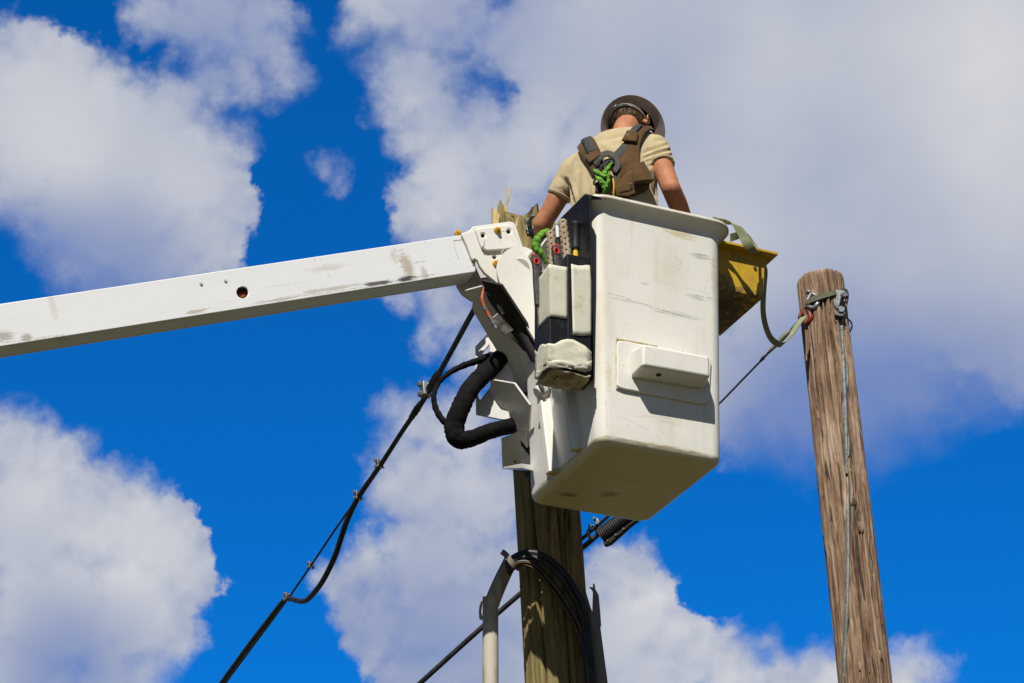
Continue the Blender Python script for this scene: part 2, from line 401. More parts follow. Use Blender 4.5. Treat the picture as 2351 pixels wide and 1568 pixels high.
M['band'] = pbr('suspension_band', (.19, .185, .17), .5, 0, (.06, .055, .05), 50)
M['trouser'] = cloth('trousers', (.06, .065, .08), (.04, .045, .055))
M['boot'] = pbr('boots', (.05, .03, .018), .6, 0, (.03, .02, .012), 20)
M['yellow_bin'] = white_paint('yellow_fibreglass', base=(.47, .29, .008), grime=(.17, .10, .02), amount=.7, stretch=(1, 1, 1), scr=(6, 6, 1.5), rough=.5)
M['sling_old'] = webbing('old_sling', (.07, .075, .04), (.17, .18, .10), (.2, .1, .95), 1500)
M['sling'] = webbing('green_sling', (.175, .19, .10), (.28, .305, .18), (.55, .1, .8), 1000)
M['conduit'] = pbr('grey_conduit', (.44, .41, .33), .65, 0, (.21, .155, .09), 10, .38, .66, bump=.2, stretch=(1, 1, .3))
M['conduit_dark'] = pbr('weathered_guard', (.20, .19, .17), .65, 0, (.13, .11, .08), 9, .4, .7, bump=.25, stretch=(1, 1, .3))
M['sealant'] = pbr('old_sealant', (.52, .46, .31), .7, 0, (.36, .25, .10), 30, bump=.4, bs=120)
M['wood_grey'] = wood('weathered_wood', [(0, (.025, .013, .008)), (.22, (.105, .059, .034)), (.5, (.205, .132, .084)), (.75, (.31, .212, .138)), (1, (.42, .335, .25))], 46, holes=True, bumpk=.9, rng_=(.39, .655))
M['wood_green'] = wood('treated_pine', [(0, (.06, .036, .014)), (.35, (.17, .12, .043)), (.6, (.26, .195, .08)), (1, (.36, .29, .14))], 38, green=(.13, .13, .05), bumpk=.6, rng_=(.35, .72))
M['wood_fresh'] = wood('broken_wood', [(0, (.22, .12, .04)), (.4, (.46, .34, .14)), (1, (.66, .54, .30))], 70, crack=False)
M['wood_stick'] = wood('dirty_wood', [(0, (.16, .12, .07)), (.5, (.37, .30, .20)), (1, (.50, .43, .31))], 60, crack=False)
M['orange_line'] = pbr('orange_stripe', (.32, .14, .03), .6)
# ------------------------------------------------------------------ ground (below the picture, gives the light that comes up)
def ground():
    m, n, p = base_mat('dry_grass'); o = n.coord()
    f = n.m('ADD', n.m('MULTIPLY', n.noise(o, .25, 6, .6), .6), n.m('MULTIPLY', n.noise(o, 9, 6, .7), .4))
    n.l.new(n.ramp(n.mr(f, .35, .65), [(0, (.028, .036, .009)), (.5, (.084, .071, .023)), (1, (.14, .108, .044))]), p.inputs['Base Color'])
    p.inputs['Roughness'].default_value = .95; n.l.new(n.bump(n.noise(o, 30, 6, .7), .8, .05), p.inputs['Normal'])
    b = MB(); k = 40; S = 2500
    g = [math.copysign(abs(t) ** 3, t) * S for t in np.linspace(-1, 1, k + 1)]
    b.grid([[Vector((x, y, -.002 * (abs(x) + abs(y)) ** .8 + .12 * math.sin(x * .21) * math.cos(y * .17) * (math.hypot(x, y) < 400))) for x in g] for y in g])
    tag(obj('ground', b, m, None, smooth=180), 'olive dry grass field under the poles and the lift', None, None, 'structure')
ground()

# ------------------------------------------------------------------ bucket frame
N0 = Vector((.374, 9.396, 5.896)); YAW = R(23.51)
d1 = Vector((math.cos(YAW), math.sin(YAW), 0)); d2 = Vector((-math.sin(YAW), math.cos(YAW), 0)); ZV = Vector((0, 0, 1))
BW, BL, BH, BT = .613, .762, 1.184, .031
def B(a, b, c): return N0 + d1 * a + d2 * b + ZV * c
def rring(o, r, z, k=9, ex=0.):
    x0, x1, y0, y1 = -o, BW + o + ex, -o, BL + o; out = []
    for (cx, cy, a0) in ((x1 - r, y0 + r, -90), (x1 - r, y1 - r, 0), (x0 + r, y1 - r, 90), (x0 + r, y0 + r, 180)):
        for i in range(k):
            a = R(a0 + 90 * i / (k - 1)); out.append(B(cx + r * math.cos(a), cy + r * math.sin(a), z))
    return out
bucket_rot = Quaternion((0, 0, 1), YAW)
def o_at(z): return BT * z / BH
def bucket():
    t = thing('lift_bucket', 'white fibreglass work bucket with a step box on its front, holding the worker', 'bucket', B(BW / 2, BL / 2, 0), bucket_rot)
    loc = lambda x, y: world_of(t).inverted() @ pl(x, y, B(.3, -.02, 0), -d2)
    sm = [(loc(x, y), (rx, .03, rz), c, k) for (x, y, rx, rz, c, k) in ((1560,540,.10,.035,(.45,.34,.08),.55),(1600,588,.06,.012,(.22,.21,.19),.4),(1598,683,.06,.012,(.24,.24,.24),.35),(1450,692,.14,.006,(.30,.30,.29),.4),(1560,722,.15,.016,(.36,.36,.35),.4),(1480,652,.03,.010,(.40,.38,.32),.5),(1640,640,.02,.16,(.46,.40,.26),.5),(1400,860,.02,.10,(.48,.40,.22),.4),(1520,960,.16,.03,(.46,.42,.32),.4))]
    lb = lambda a, b_, c=0: world_of(t).inverted() @ B(a, b_, c)
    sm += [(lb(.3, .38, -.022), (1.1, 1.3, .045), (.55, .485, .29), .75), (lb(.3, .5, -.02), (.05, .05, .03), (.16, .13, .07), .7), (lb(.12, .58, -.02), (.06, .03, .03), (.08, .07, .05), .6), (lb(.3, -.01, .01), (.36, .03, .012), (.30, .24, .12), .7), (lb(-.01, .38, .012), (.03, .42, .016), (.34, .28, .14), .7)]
    G_, Br = (.20, .20, .19), (.34, .25, .13)
    scl = [(loc(x0, y0), loc(x1, y1), w, c, k) for (x0, y0, x1, y1, w, c, k) in ((1388,670,1495,701,.0035,G_,.9),(1478,698,1606,736,.004,G_,.85),(1500,712,1560,724,.003,G_,.7),(1534,570,1582,628,.002,G_,.6),(1372,618,1363,688,.004,Br,.9),(1586,581,1636,592,.006,G_,.8),(1590,592,1640,597,.004,G_,.8),(1592,678,1640,686,.006,G_,.8),(1600,688,1636,691,.003,G_,.7),(1440,610,1452,650,.002,G_,.5),(1430,560,1500,600,.0022,Br,.4),(1420,950,1500,985,.003,Br,.5),(1395,905,1400,990,.004,Br,.6),(1640,720,1646,830,.004,Br,.6),(1480,640,1640,676,.0022,G_,.45),(1650,600,1652,700,.004,Br,.7))]
    M['shell'] = white_paint('fibreglass', amount=.42, scratches=scl, stains_and_tones=sm)
    b = MB(); rb = .040; ZB = -.020; rings = []
    for i in range(9):
        a = R(90 * i / 8); rings.append(rring(-rb * (1 - math.sin(a)) + o_at(0), .062 - .6 * rb * (1 - math.sin(a)), ZB + rb * (1 - math.cos(a))))
    for z in np.linspace(.10, 1.10, 8): rings.append(rring(o_at(z), .062 + .008 * z, z))
    for a in range(1, 7):
        q = a / 6; rings.append(rring(o_at(1.10) + .034 * q ** 2., .071 + .01 * q, 1.10 + .055 * q))
    rings.append(rring(o_at(1.15) - .004, .07, 1.150))
    rings.append(rring(o_at(1.15) - .012, .066, 1.150))
    for z in (1.0, .6, .12): rings.append(rring(o_at(z) - .012, .066, z))
    b.loft(rings)
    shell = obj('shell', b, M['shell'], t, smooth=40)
    b = MB(); o = o_at(1.15); rr = []
    for (e, z) in ((-.011, 1.158), (.030, 1.1545), (.041, 1.157), (.046, 1.162), (.046, 1.172), (.041, 1.178), (.032, 1.1815), (-.006, 1.184), (-.014, 1.178), (-.0165, 1.158)):
        rr.append(rring(o + e, max(.06, .075 + e), z, ex=.006 if e > 0 else 0))
    b.loft(rr, closed=True); obj('rim', b, M['rim'], t, smooth=60)
    # step box on the front face
    nf = -d2; P = N0 + nf * (o_at(.5) + .001)
    tilt = math.atan2(BT, BH); nf = (nf * math.cos(tilt) - ZV * math.sin(tilt)).normalized(); P = B(.3, -o_at(0), 0) + nf * .001
    plate_px = [(1421,781),(1440,783),(1610,817),(1629,822),(1634,828),(1629,918),(1624,927),(1614,927),(1432,893),(1421,889),(1417,884),(1417,787)]
    b = MB(); b.slab([pl(x, y, P + nf * .014, nf) for x, y in plate_px], nf, .016)
    sp = obj('step_plate', b, M['shell'], t, bevel=.006, seg=3)
    b = MB(); c = Vector(); pts = [pl(x, y, P + nf * .003, nf) for x, y in plate_px]
    for p in pts: c += p / len(pts)
    b.tube(spline([p + (p - c).normalized() * .003 for p in [pts[1].lerp(pts[2], .4), pts[1], pts[0], pts[11], pts[10], pts[9], pts[8], pts[8].lerp(pts[7], .3)]], 4), .0045, 6); obj('sealant', b, M['sealant'], sp)
    base = [(1447,806),(1618,842),(1614,896),(1447,868)]; mid = [(1455,797),(1630,833),(1625,888),(1455,860)]
    h = .118
    fr = [(1476,788),(1629,817),(1631,866),(1476,839)]
    base3 = [pl(x, y, P + nf * .013, nf) for x, y in base]; fr3 = [pl(x, y, P + nf * h, nf) for x, y in fr]
    b = MB(); b.hexa(base3, fr3)
    obj('step_box', b, M['shell'], sp, bevel=.014, seg=4)
    b = MB(); q = pl(1560, 880, P + nf * .06, nf)
    b.disc(fr3[3] * .42 + fr3[2] * .13 + base3[3] * .28 + base3[2] * .17 + ZV * .001, -ZV, .012, .004, 14); obj('drain_hole', b, M['rubber'], sp)
    # ribs on the left face
    nl = -d1; tl = (nl * math.cos(tilt) - ZV * math.sin(tilt)).normalized(); PL = B(-o_at(0), .3, 0)
    for (x0, y0, x1, y1, w) in ((1233, 885, 1257, 1086, .062), (1287, 850, 1311, 1033, .06)):
        p0 = pl(x0, y0, PL + tl * .042, tl); p1 = pl(x1, y1, PL + tl * .042, tl); hw = d2 * w * .5
        b = MB(); b.hexa([p1 - hw * .7, p1 + hw * .7, p1 + hw - tl * .06, p1 - hw - tl * .06], [p0 - hw * .7, p0 + hw * .7, p0 + hw - tl * .06, p0 - hw - tl * .06])
        obj('rib', b, M['shell'], t, bevel=.006, seg=3)
    return t
bucket()
LN = -d1
# ------------------------------------------------------------------ yellow bin on the far side wall
def yellow_bin():
    bb, b1, a0, a1 = .14, .57, BW + .026, BW + .285
    pc = pl(1753, 684, B(0, bb, 0), -d2); zc = (pc - N0).z; a1 = (pc - N0).dot(d1)
    pt = pl(1757, 589, B(0, bb, 0), -d2); zt = (pt - N0).z; at_ = (pt - N0).dot(d1)
    t = thing('tool_bin', 'yellow dirty fibreglass tool bin hung on the right side of the white bucket', 'bin', B((a0 + a1) / 2, (bb + b1) / 2, zc), bucket_rot)
    loc = lambda p: world_of(t).inverted() @ p
    sm = [(loc(B(BW + .15, .35, zc)), (.30, .34, .022), (.045, .026, .010), .95), (loc(B(BW + .06, bb, zc + .05)), (.11, .03, .06), (.12, .08, .015), .7), (loc(B(BW + .2, bb, zc + .02)), (.12, .03, .02), (.10, .06, .015), .6)]  # dark brown patches over the underside and low on the front
    M['yellow_bin'] = white_paint('yellow_fibreglass', base=(.47, .29, .008), grime=(.17, .10, .02), amount=.7, stretch=(1, 1, 1), scr=(6, 6, 1.5), rough=.5, stains_and_tones=sm, streak=(2, 2, 2))
    b = MB(); w = .008
    ring = lambda i, z, e=0.: [B(a0 - e * 0 + i, bb + i - e, z), B(a1 + (at_ - a1) * (z - zc) / (zt - zc) - i + e, bb + i - e, z), B(a1 + (at_ - a1) * (z - zc) / (zt - zc) - i + e, b1 - i + e, z), B(a0 + i, b1 - i + e, z)]
    b.loft([ring(0, zc), ring(0, zt), ring(w, zt), ring(w, zc + .01)])
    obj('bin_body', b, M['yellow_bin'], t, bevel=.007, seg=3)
    b = MB(); b.loft([ring(.004, zt - .004, .0), ring(0, zt - .004, .045), ring(0, zt + .010, .045), ring(.004, zt + .010, 0.)], closed=True)
    obj('bin_rim', b, M['yellow_bin'], t, bevel=.003)
    b = MB(); b.disc(pl(1733, 615, B(0, bb - .002, 0), -d2), -d2, .008, .006, 12); obj('rivet', b, M['dark_steel'], t)
yellow_bin()

# ------------------------------------------------------------------ boom with its end bracket, link and hoses
PBL = at(0, 697, 9.10); PBR = at(1058, 539, 9.85)
eb = (PBR - PBL).normalized(); nb = eb.cross(ZV).normalized(); ub = nb.cross(eb).normalized()
def fb(px, py, off=0.): return pl(px, py, PBL + nb * off, nb)
brot = Matrix((eb, -nb, ub)).transposed().to_quaternion()
def boom():
    t = thing('lift_boom', 'long white hydraulic lift boom reaching in from the left to the bucket', 'boom', fb(-700, 860), brot)
    loc = lambda p: world_of(t).inverted() @ p
    sm = []
    for (x, y, rx, rz, c, k) in ((935,612,.035,.09,(.30,.22,.11),.65),(932,640,.055,.018,(.03,.022,.015),.95),(868,650,.10,.014,(.05,.04,.03),.9),(8,772,.06,.03,(.20,.16,.11),.6),(60,775,.03,.02,(.20,.15,.10),.6),(450,715,.07,.012,(.35,.28,.18),.7),(760,663,.20,.012,(.30,.25,.17),.55),(830,668,.25,.010,(.22,.18,.11),.5),(300,752,.4,.008,(.36,.30,.2),.4),(1000,640,.10,.012,(.30,.24,.15),.6),(640,688,.16,.010,(.28,.22,.14),.55),(180,772,.25,.010,(.30,.24,.16),.5),(975,628,.02,.05,(.32,.25,.15),.5),(750,615,.12,.02,(.45,.40,.30),.4),(905,590,.02,.05,(.42,.36,.26),.45),(120,700,.02,.10,(.46,.42,.34),.4)):
        sm.append((loc(fb(x, y)), (rx, .02, rz), c, k))
    M['boom'] = white_paint('boom_paint', base=(.655, .665, .67), amount=.16, scratches=[(loc(fb(x0, y0)), loc(fb(x1, y1)), w, c, k) for (x0, y0, x1, y1, w, c, k) in ((715,578,723,602,.003,(.25,.21,.15),.7),(732,590,762,642,.003,(.3,.25,.18),.7),(938,604,978,600,.004,(.12,.11,.1),.9),(600,662,720,644,.003,(.3,.27,.22),.6),(850,655,1010,628,.006,(.10,.08,.06),.9),(700,680,900,650,.005,(.25,.2,.14),.7),(0,788,160,768,.008,(.3,.24,.15),.7),(1058,540,1090,612,.004,(.42,.24,.10),.9),(380,738,560,710,.004,(.32,.27,.19),.6),(800,572,990,551,.003,(.4,.36,.3),.6),(905,568,925,612,.006,(.25,.2,.13),.7))], stretch=(.3, 1, 1), scr=(.6, 4, 9), stains_and_tones=sm)
    D = .128
    b = MB()
    top = [(-700, 801.5), (1092, 534)]; bot = [(1092, 624), (-700, 906)]
    holes = [[fb(x, y) for x, y in circ(557, 671, 13.2, 24)]]
    out = [fb(*top[0]), fb(*top[1]), fb(*bot[0]), fb(*bot[1])]
    b.slab(out, nb, .012, holes)
    A, Bq, Cq, Dq = out
    ins = nb * -.0122
    b.hexa([Dq + ins + ub * .001, Cq + ins + ub * .001, Cq + ins + ub * .011, Dq + ins + ub * .011], [p - nb * (D - .012) for p in (Dq + ub * .001, Cq + ub * .001, Cq + ub * .011, Dq + ub * .011)])
    b.hexa([A + ins - ub * .001, Bq + ins - ub * .001, Bq + ins - ub * .011, A + ins - ub * .011], [p - nb * (D - .012) for p in (A - ub * .001, Bq - ub * .001, Bq - ub * .011, A - ub * .011)])
    b.slab([p - nb * (D - .0118) for p in out], nb, .012)
    beam = obj('arm_beam', b, M['boom'], t, bevel=.0045, seg=3)
    b = MB()
    for k in (0, 1): b.tube([fb(480, 694 - k * 14, -.045 - .02 * k), fb(557, 681 - k * 9, -.04 - .02 * k), fb(640, 668 - k * 14, -.045 - .02 * k)], .0125 + .005 * (1 - k), 12)
    obj('inner_hose', b, M['orange'], beam)
    for (x, y) in ((462, 653), (518, 645.5)):
        b = MB(); b.disc(fb(x, y, -.001), nb, .0092, .004, 20, .0075); b.disc(fb(x, y, .003), nb, .003, .0025, 10); obj('rivet', b, M['washer'], beam)
    # old sealant line where the bracket sleeve ends and a sticker outline
    b = MB(); b.tube(spline([fb(1059, 539, .002), fb(1068, 562, .002), fb(1077, 585, .002), fb(1087, 609, .002)], 4), .0032, 6)
    b.tube([fb(1041, 552, .001), fb(1063, 549.5, .001)], .0011, 5); b.tube([fb(1041, 552, .001), fb(1047, 580, .001), fb(1054, 595, .001)], .0010, 5)
    obj('sealant', b, M['sealant'], beam)
    # cast end bracket
    P = .020
    outl = [(1060,537.5),(1072,534),(1080,528),(1085,520),(1092,518.5),(1171,508),(1181,511),(1185,518),(1193,543),(1201,567),(1206,600),(1200,640),(1160,668),(1144,652),(1127,638),(1112,625),(1102,610),(1097,598),(1090,594),(1086,597),(1081,588),(1072,562)]
    hl = [circ(1109.5, 540, 4.4, 14, 4.9), circ(1168.5, 531, 4.6, 14, 5), circ(1135.5, 590, 5., 14, 4.4)]
    b = MB(); b.slab([fb(x, y, P) for x, y in outl], nb, .02, [[fb(x, y, P) for x, y in h] for h in hl])
    brk = obj('end_bracket', b, M['plate'], t, bevel=.004, seg=3)
    rz = [(1091,524),(1168,513.5),(1178,517),(1181,523),(1190,548),(1196,568),(1160,573),(1117,576),(1107,570),(1100,552)]
    hl2 = [circ(1109.5, 540, 4.4, 14, 4.9), circ(1168.5, 531, 4.6, 14, 5)]
    b = MB(); b.slab([fb(x, y, P + .016) for x, y in rz], nb, .018, [[fb(x, y, P + .016) for x, y in h] for h in hl2])
    obj('raised_pad', b, M['plate'], brk, bevel=.011, seg=5)
    b = MB(); b.slab([fb(x, y, -.001) for x, y in [(1075,540),(1182,520),(1195,600),(1150,640),(1112,620)]], nb, .006); obj('inner_plate', b, M['dark_steel'], brk)
    b = MB(); b.slab([fb(x, y, -.135) for x, y in [(1048,541),(1085,524),(1180,510),(1200,560),(1205,640),(1120,690),(1085,690),(1062,674),(1050,656)]], nb, .02)
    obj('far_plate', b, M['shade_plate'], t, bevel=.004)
    for (x, y, o) in ((1141.5, 529.5, P + .016), (1138.5, 606, P), (1050.5, 537, -.05)):
        b = MB(); b.disc(fb(x, y, o), nb, .018, .010, 20, .016); w = fb(x, y, o) + nb * .01; b.disc(w, nb, .0105, .014, 6); b.disc(w + nb * .014, nb, .007, .003, 10)
        obj('bolt', b, M['yellow_bolt'], brk, bevel=.0012)
    # near link plate: round head and a long tapering tail down to the pivot
    cx, cy, r = 1193, 617, 51.5
    o = [(cx + r * math.cos(R(a)), cy + r * math.sin(R(a))) for a in range(155, 366, 10)]
    o = [(1141.8, 625), (1142, 612)] + o[1:] + [(1262, 640), (1300, 860), (1285, 900), (1262, 912), (1246, 900), (1238, 850), (1233, 789), (1146, 645)]
    b = MB(); b.slab([fb(x, y, .075) for x, y in o], nb, .016)
    b.tube([fb(1192, 617, .06), fb(1192, 617, -.12)], .05, 24)
    link_ = obj('link_plate', b, M['plate'], t, bevel=.003)
    b = MB(); b.tube([fb(1158, 571.5, .076), fb(1153, 577, .076), fb(1151, 583, .076)], .0025, 6); obj('paint_chip', b, M['sealant'], link_)
    # far side of the link channel
    o = [(1062,668),(1075,682),(1085,692),(1083,706),(1090,722),(1141,807),(1180,885),(1196,912),(1208,924),(1222,930),(1236,930),(1252,905),(1246,870),(1180,740),(1130,650)]
    nk = Vector((-.45, -.55, -.70)).normalized(); Pk = at(1130, 760, 10.01); kf = lambda x, y, o=0.: pl(x, y, Pk + nk * o, nk)
    b = MB(); b.slab([kf(x, y) for x, y in o], nk, .016)
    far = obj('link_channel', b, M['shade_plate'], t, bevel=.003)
    o = [(1106,644),(1150,655),(1240,792),(1244,830),(1216,812),(1200,803),(1163,748),(1122,690)]
    b = MB(); b.slab([kf(x, y, .02) for x, y in o], nk, .018); obj('shaded_channel_web', b, M['rubber'], t)  # web coloured black to stand for the shade inside the channel
    b = MB(); b.slab([kf(x, y, .012) for x, y in [(1173,776),(1200,803),(1240,826),(1250,905),(1228,905),(1190,812)]], nk, .010); obj('channel_floor', b, M['shade_plate'], t, bevel=.002)
    b = MB(); b.tube([kf(1172, 776, .006), kf(1189, 810, .006), kf(1227, 904, .006)], .004, 8); obj('weld_seam', b, M['shade_plate'], far)
    b = MB(); b.tube([fb(1158, 690, .02), fb(1232, 826, .02)], .026, 20); b.tube([fb(1228, 818, .02), fb(1246, 862, .02)], .013, 14)
    obj('hydraulic_cylinder', b, M['rubber'], t, bevel=.004)
    b = MB(); b.tube([fb(1190, 762, .005), fb(1192, 766, .005)], .02, 6)
    b.hexa([fb(1128, 730, +.03), fb(1150, 712, +.03), fb(1180, 758, +.03), fb(1158, 772, +.03)], [fb(1128, 730, -.01), fb(1150, 712, -.01), fb(1180, 758, -.01), fb(1158, 772, -.01)])
    obj('valve_block', b, M['dark_steel'], t, bevel=.004)
    for pts, cl in ((((1108,648),(1118,660),(1130,675),(1141,692),(1147,704)), (1128,673)), (((1112,662),(1107,685),(1112,705),(1121,722),(1130,738)), (1113,708))):
        b = MB(); b.tube(spline([fb(x, y, .04) for x, y in pts], 6), .0085, 12)
        h = obj('hydraulic_hose', b, M['orange'], t)
        a = fb(*pts[-1], .04); c = fb(*pts[-2], .04); dd = (a - c).normalized()
        b = MB(); b.tube([a - dd * .025, a], .010, 12); b.tube([a, a + dd * .016], .0125, 6); b.tube([a + dd * .016, a + dd * .04], .009, 12); obj('hose_fitting', b, M['steel'], h, bevel=.001)
        q = fb(*cl, .04); b = MB(); b.tube([q - dd * .008, q + dd * .012], .0102, 14); obj('clamp', b, M['steel'], h)
    b = MB(); b.ribbon(spline([fb(1121, 676, .05), fb(1126, 666, .055), fb(1134, 658, .06), fb(1145, 655, .06), fb(1152, 660, .05)], 4), [fb(1121, 676) * 0 + eb * .018 - ub * .026] * 17, .003); obj('clamp', b, M['steel'], t)
    # pivot pin into the bucket wall
    p0 = at(1234, 905, 9.83); p1 = at(1296, 868, 9.86)
    b = MB(); b.tube([p0, p0 + (p1 - p0) * .30], .034, 24); b.tube([p0 + (p1 - p0) * .30, p0 + (p1 - p0) * .42], .040, 24); b.tube([p0 + (p1 - p0) * .42, p1], .034, 24)
    pv = obj('pivot_pin', b, M['shade_plate'], t, bevel=.004)
    b = MB(); b.ribbon(spline([at(1236, 862, 9.80), at(1240, 880, 9.79), at(1247, 893, 9.79)], 4), [Vector((.016, .01, .004))] * 9, .004); b.disc(at(1266, 876, 9.795), Vector((0, -1, -.4)), .005, .004, 10); obj('retainer', b, M['dark_steel'], pv)
    # mounting plates behind the hoses
    Y = 10.10; nn = Vector((-.12, -1, 0)).normalized(); P0 = at(1140, 880, Y)
    f = lambda x, y, o=0.: pl(x, y, P0 + nn * o, nn)
    o = [(1091,795),(1117,768),(1126,772),(1145,805),(1176,850),(1186,905),(1147,962),(1120,957),(1092.6,951)]
    hs = [[(1105,812),(1123,791),(1126,802),(1118,812)], [(1096,846),(1125,850),(1126,888),(1112,906),(1102,918),(1096,905)]]
    b = MB(); b.slab([f(x, y) for x, y in o], nn, .012, [[f(x, y) for x, y in h] for h in hs])
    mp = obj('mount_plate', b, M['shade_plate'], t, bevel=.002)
    n0 = nn; nn = Vector((-.85, -.40, -.56)).normalized(); P0 = at(1175, 960, 10.08)
    b = MB(); b.slab([f(x, y, .0) for x, y in [(1133,872),(1180,880),(1216,930),(1214,985),(1200,992),(1190,990),(1172,972),(1160,940),(1141,936),(1118,957),(1094,951),(1112,915)]], nn, .012)
    b.slab([pl(x, y, at(1140, 880, 10.05), n0) for x, y in [(1119,956),(1146,962),(1172,965),(1168,945),(1141,937)]], n0, .01)
    obj('swivel_plate', b, M['shade_plate'], t, bevel=.002)
    b = MB(); o = [(1150.5,1006),(1168,1000),(1196,985),(1207,1000),(1210,1030),(1206,1050),(1196,1062),(1180,1068),(1153,1073)]
    b.slab([f(x, y, .0) for x, y in o], nn, .012)
    g = lambda x, y, Y: at(x, y, Y); b.hexa([g(1153, 1073, 10.12), g(1196, 1064, 9.99), g(1222, 1068, 9.97), g(1222, 1070, 10.16)], [g(1153, 1077, 10.12), g(1200, 1075, 9.99), g(1224, 1081, 9.97), g(1224, 1080, 10.16)])
    sb = obj('swivel_box', b, M['shade_plate'], t, bevel=.002)
    b = MB(); b.slab([pl(x, y, at(1205, 1000, 10.12), n0) for x, y in [(1190,900),(1228,900),(1228,1076),(1198,1068)]], n0, .14); obj('shade_filler', b, M['rubber'], t)  # added black filler, widened to block sun between swivel box and bucket
    b = MB(); b.disc(f(1183, 1060, .0), nn, .006, .005, 10); obj('bolt', b, M['dark_steel'], sb)
    # flanged plate seen past the tools on the bucket's left
    gn = Vector((-.42, -.62, -.66)).normalized(); pp = at(1262, 560, 9.70); o = [(1236,592),(1243,566),(1282,514),(1291,518),(1291,640),(1256,630),(1246,612)]
    b = MB(); b.slab([pl(x, y, pp, gn) for x, y in o], gn, .012)
    b.slab([pl(x, y, pp + gn * .012, Vector((0, -1, 0))) for x, y in [(1240,563),(1281,512),(1285,514),(1284,522),(1275,524),(1262,540),(1244,566)]], Vector((0, -1, 0)), .01)
    obj('guard_plate', b, M['plate'], t, bevel=.003)
    # big hose bundle in black fabric sleeves
    rip = lambda seed, a: (lambda i: 1 + a * math.sin(i * 1.9 + seed) * math.sin(i * .77 + seed * 2) + a * .5 * math.sin(i * 3.1))
    pth = spline([at(1180, 780, 10.16), at(1158, 814, 10.13), at(1119, 852, 10.06), at(1082, 890, 10.0), at(1056, 940, 9.97), at(1043, 981, 9.98), at(1053, 1008, 9.99), at(1084, 1006, 10.0), at(1125, 990, 10.02), at(1180, 976, 10.04)], 9)
    b = MB(); b.tube(pth, [.043, .044, .043, .044, .045, .047, .045, .039, .037, .036], 22, ripple=rip(1, .045)); obj('hose_sleeve', b, M['sleeve'], t, smooth=180)
    pth = spline([at(1150, 810, 10.17), at(1120, 819, 10.12), at(1094, 829, 10.07), at(1060, 841, 10.02), at(1030, 857, 10.0), at(1008, 878, 9.99), at(997, 903, 9.98), at(998, 930, 9.98), at(1010, 956, 9.98), at(1030, 979, 9.98)], 9)
    b = MB(); b.tube(pth, [.019, .02, .02, .018, .016, .014, .014, .016, .017, .016], 14, flat=.8, ripple=rip(4, .13)); obj('hose_sleeve', b, M['sleeve'], t, smooth=180)
boom()

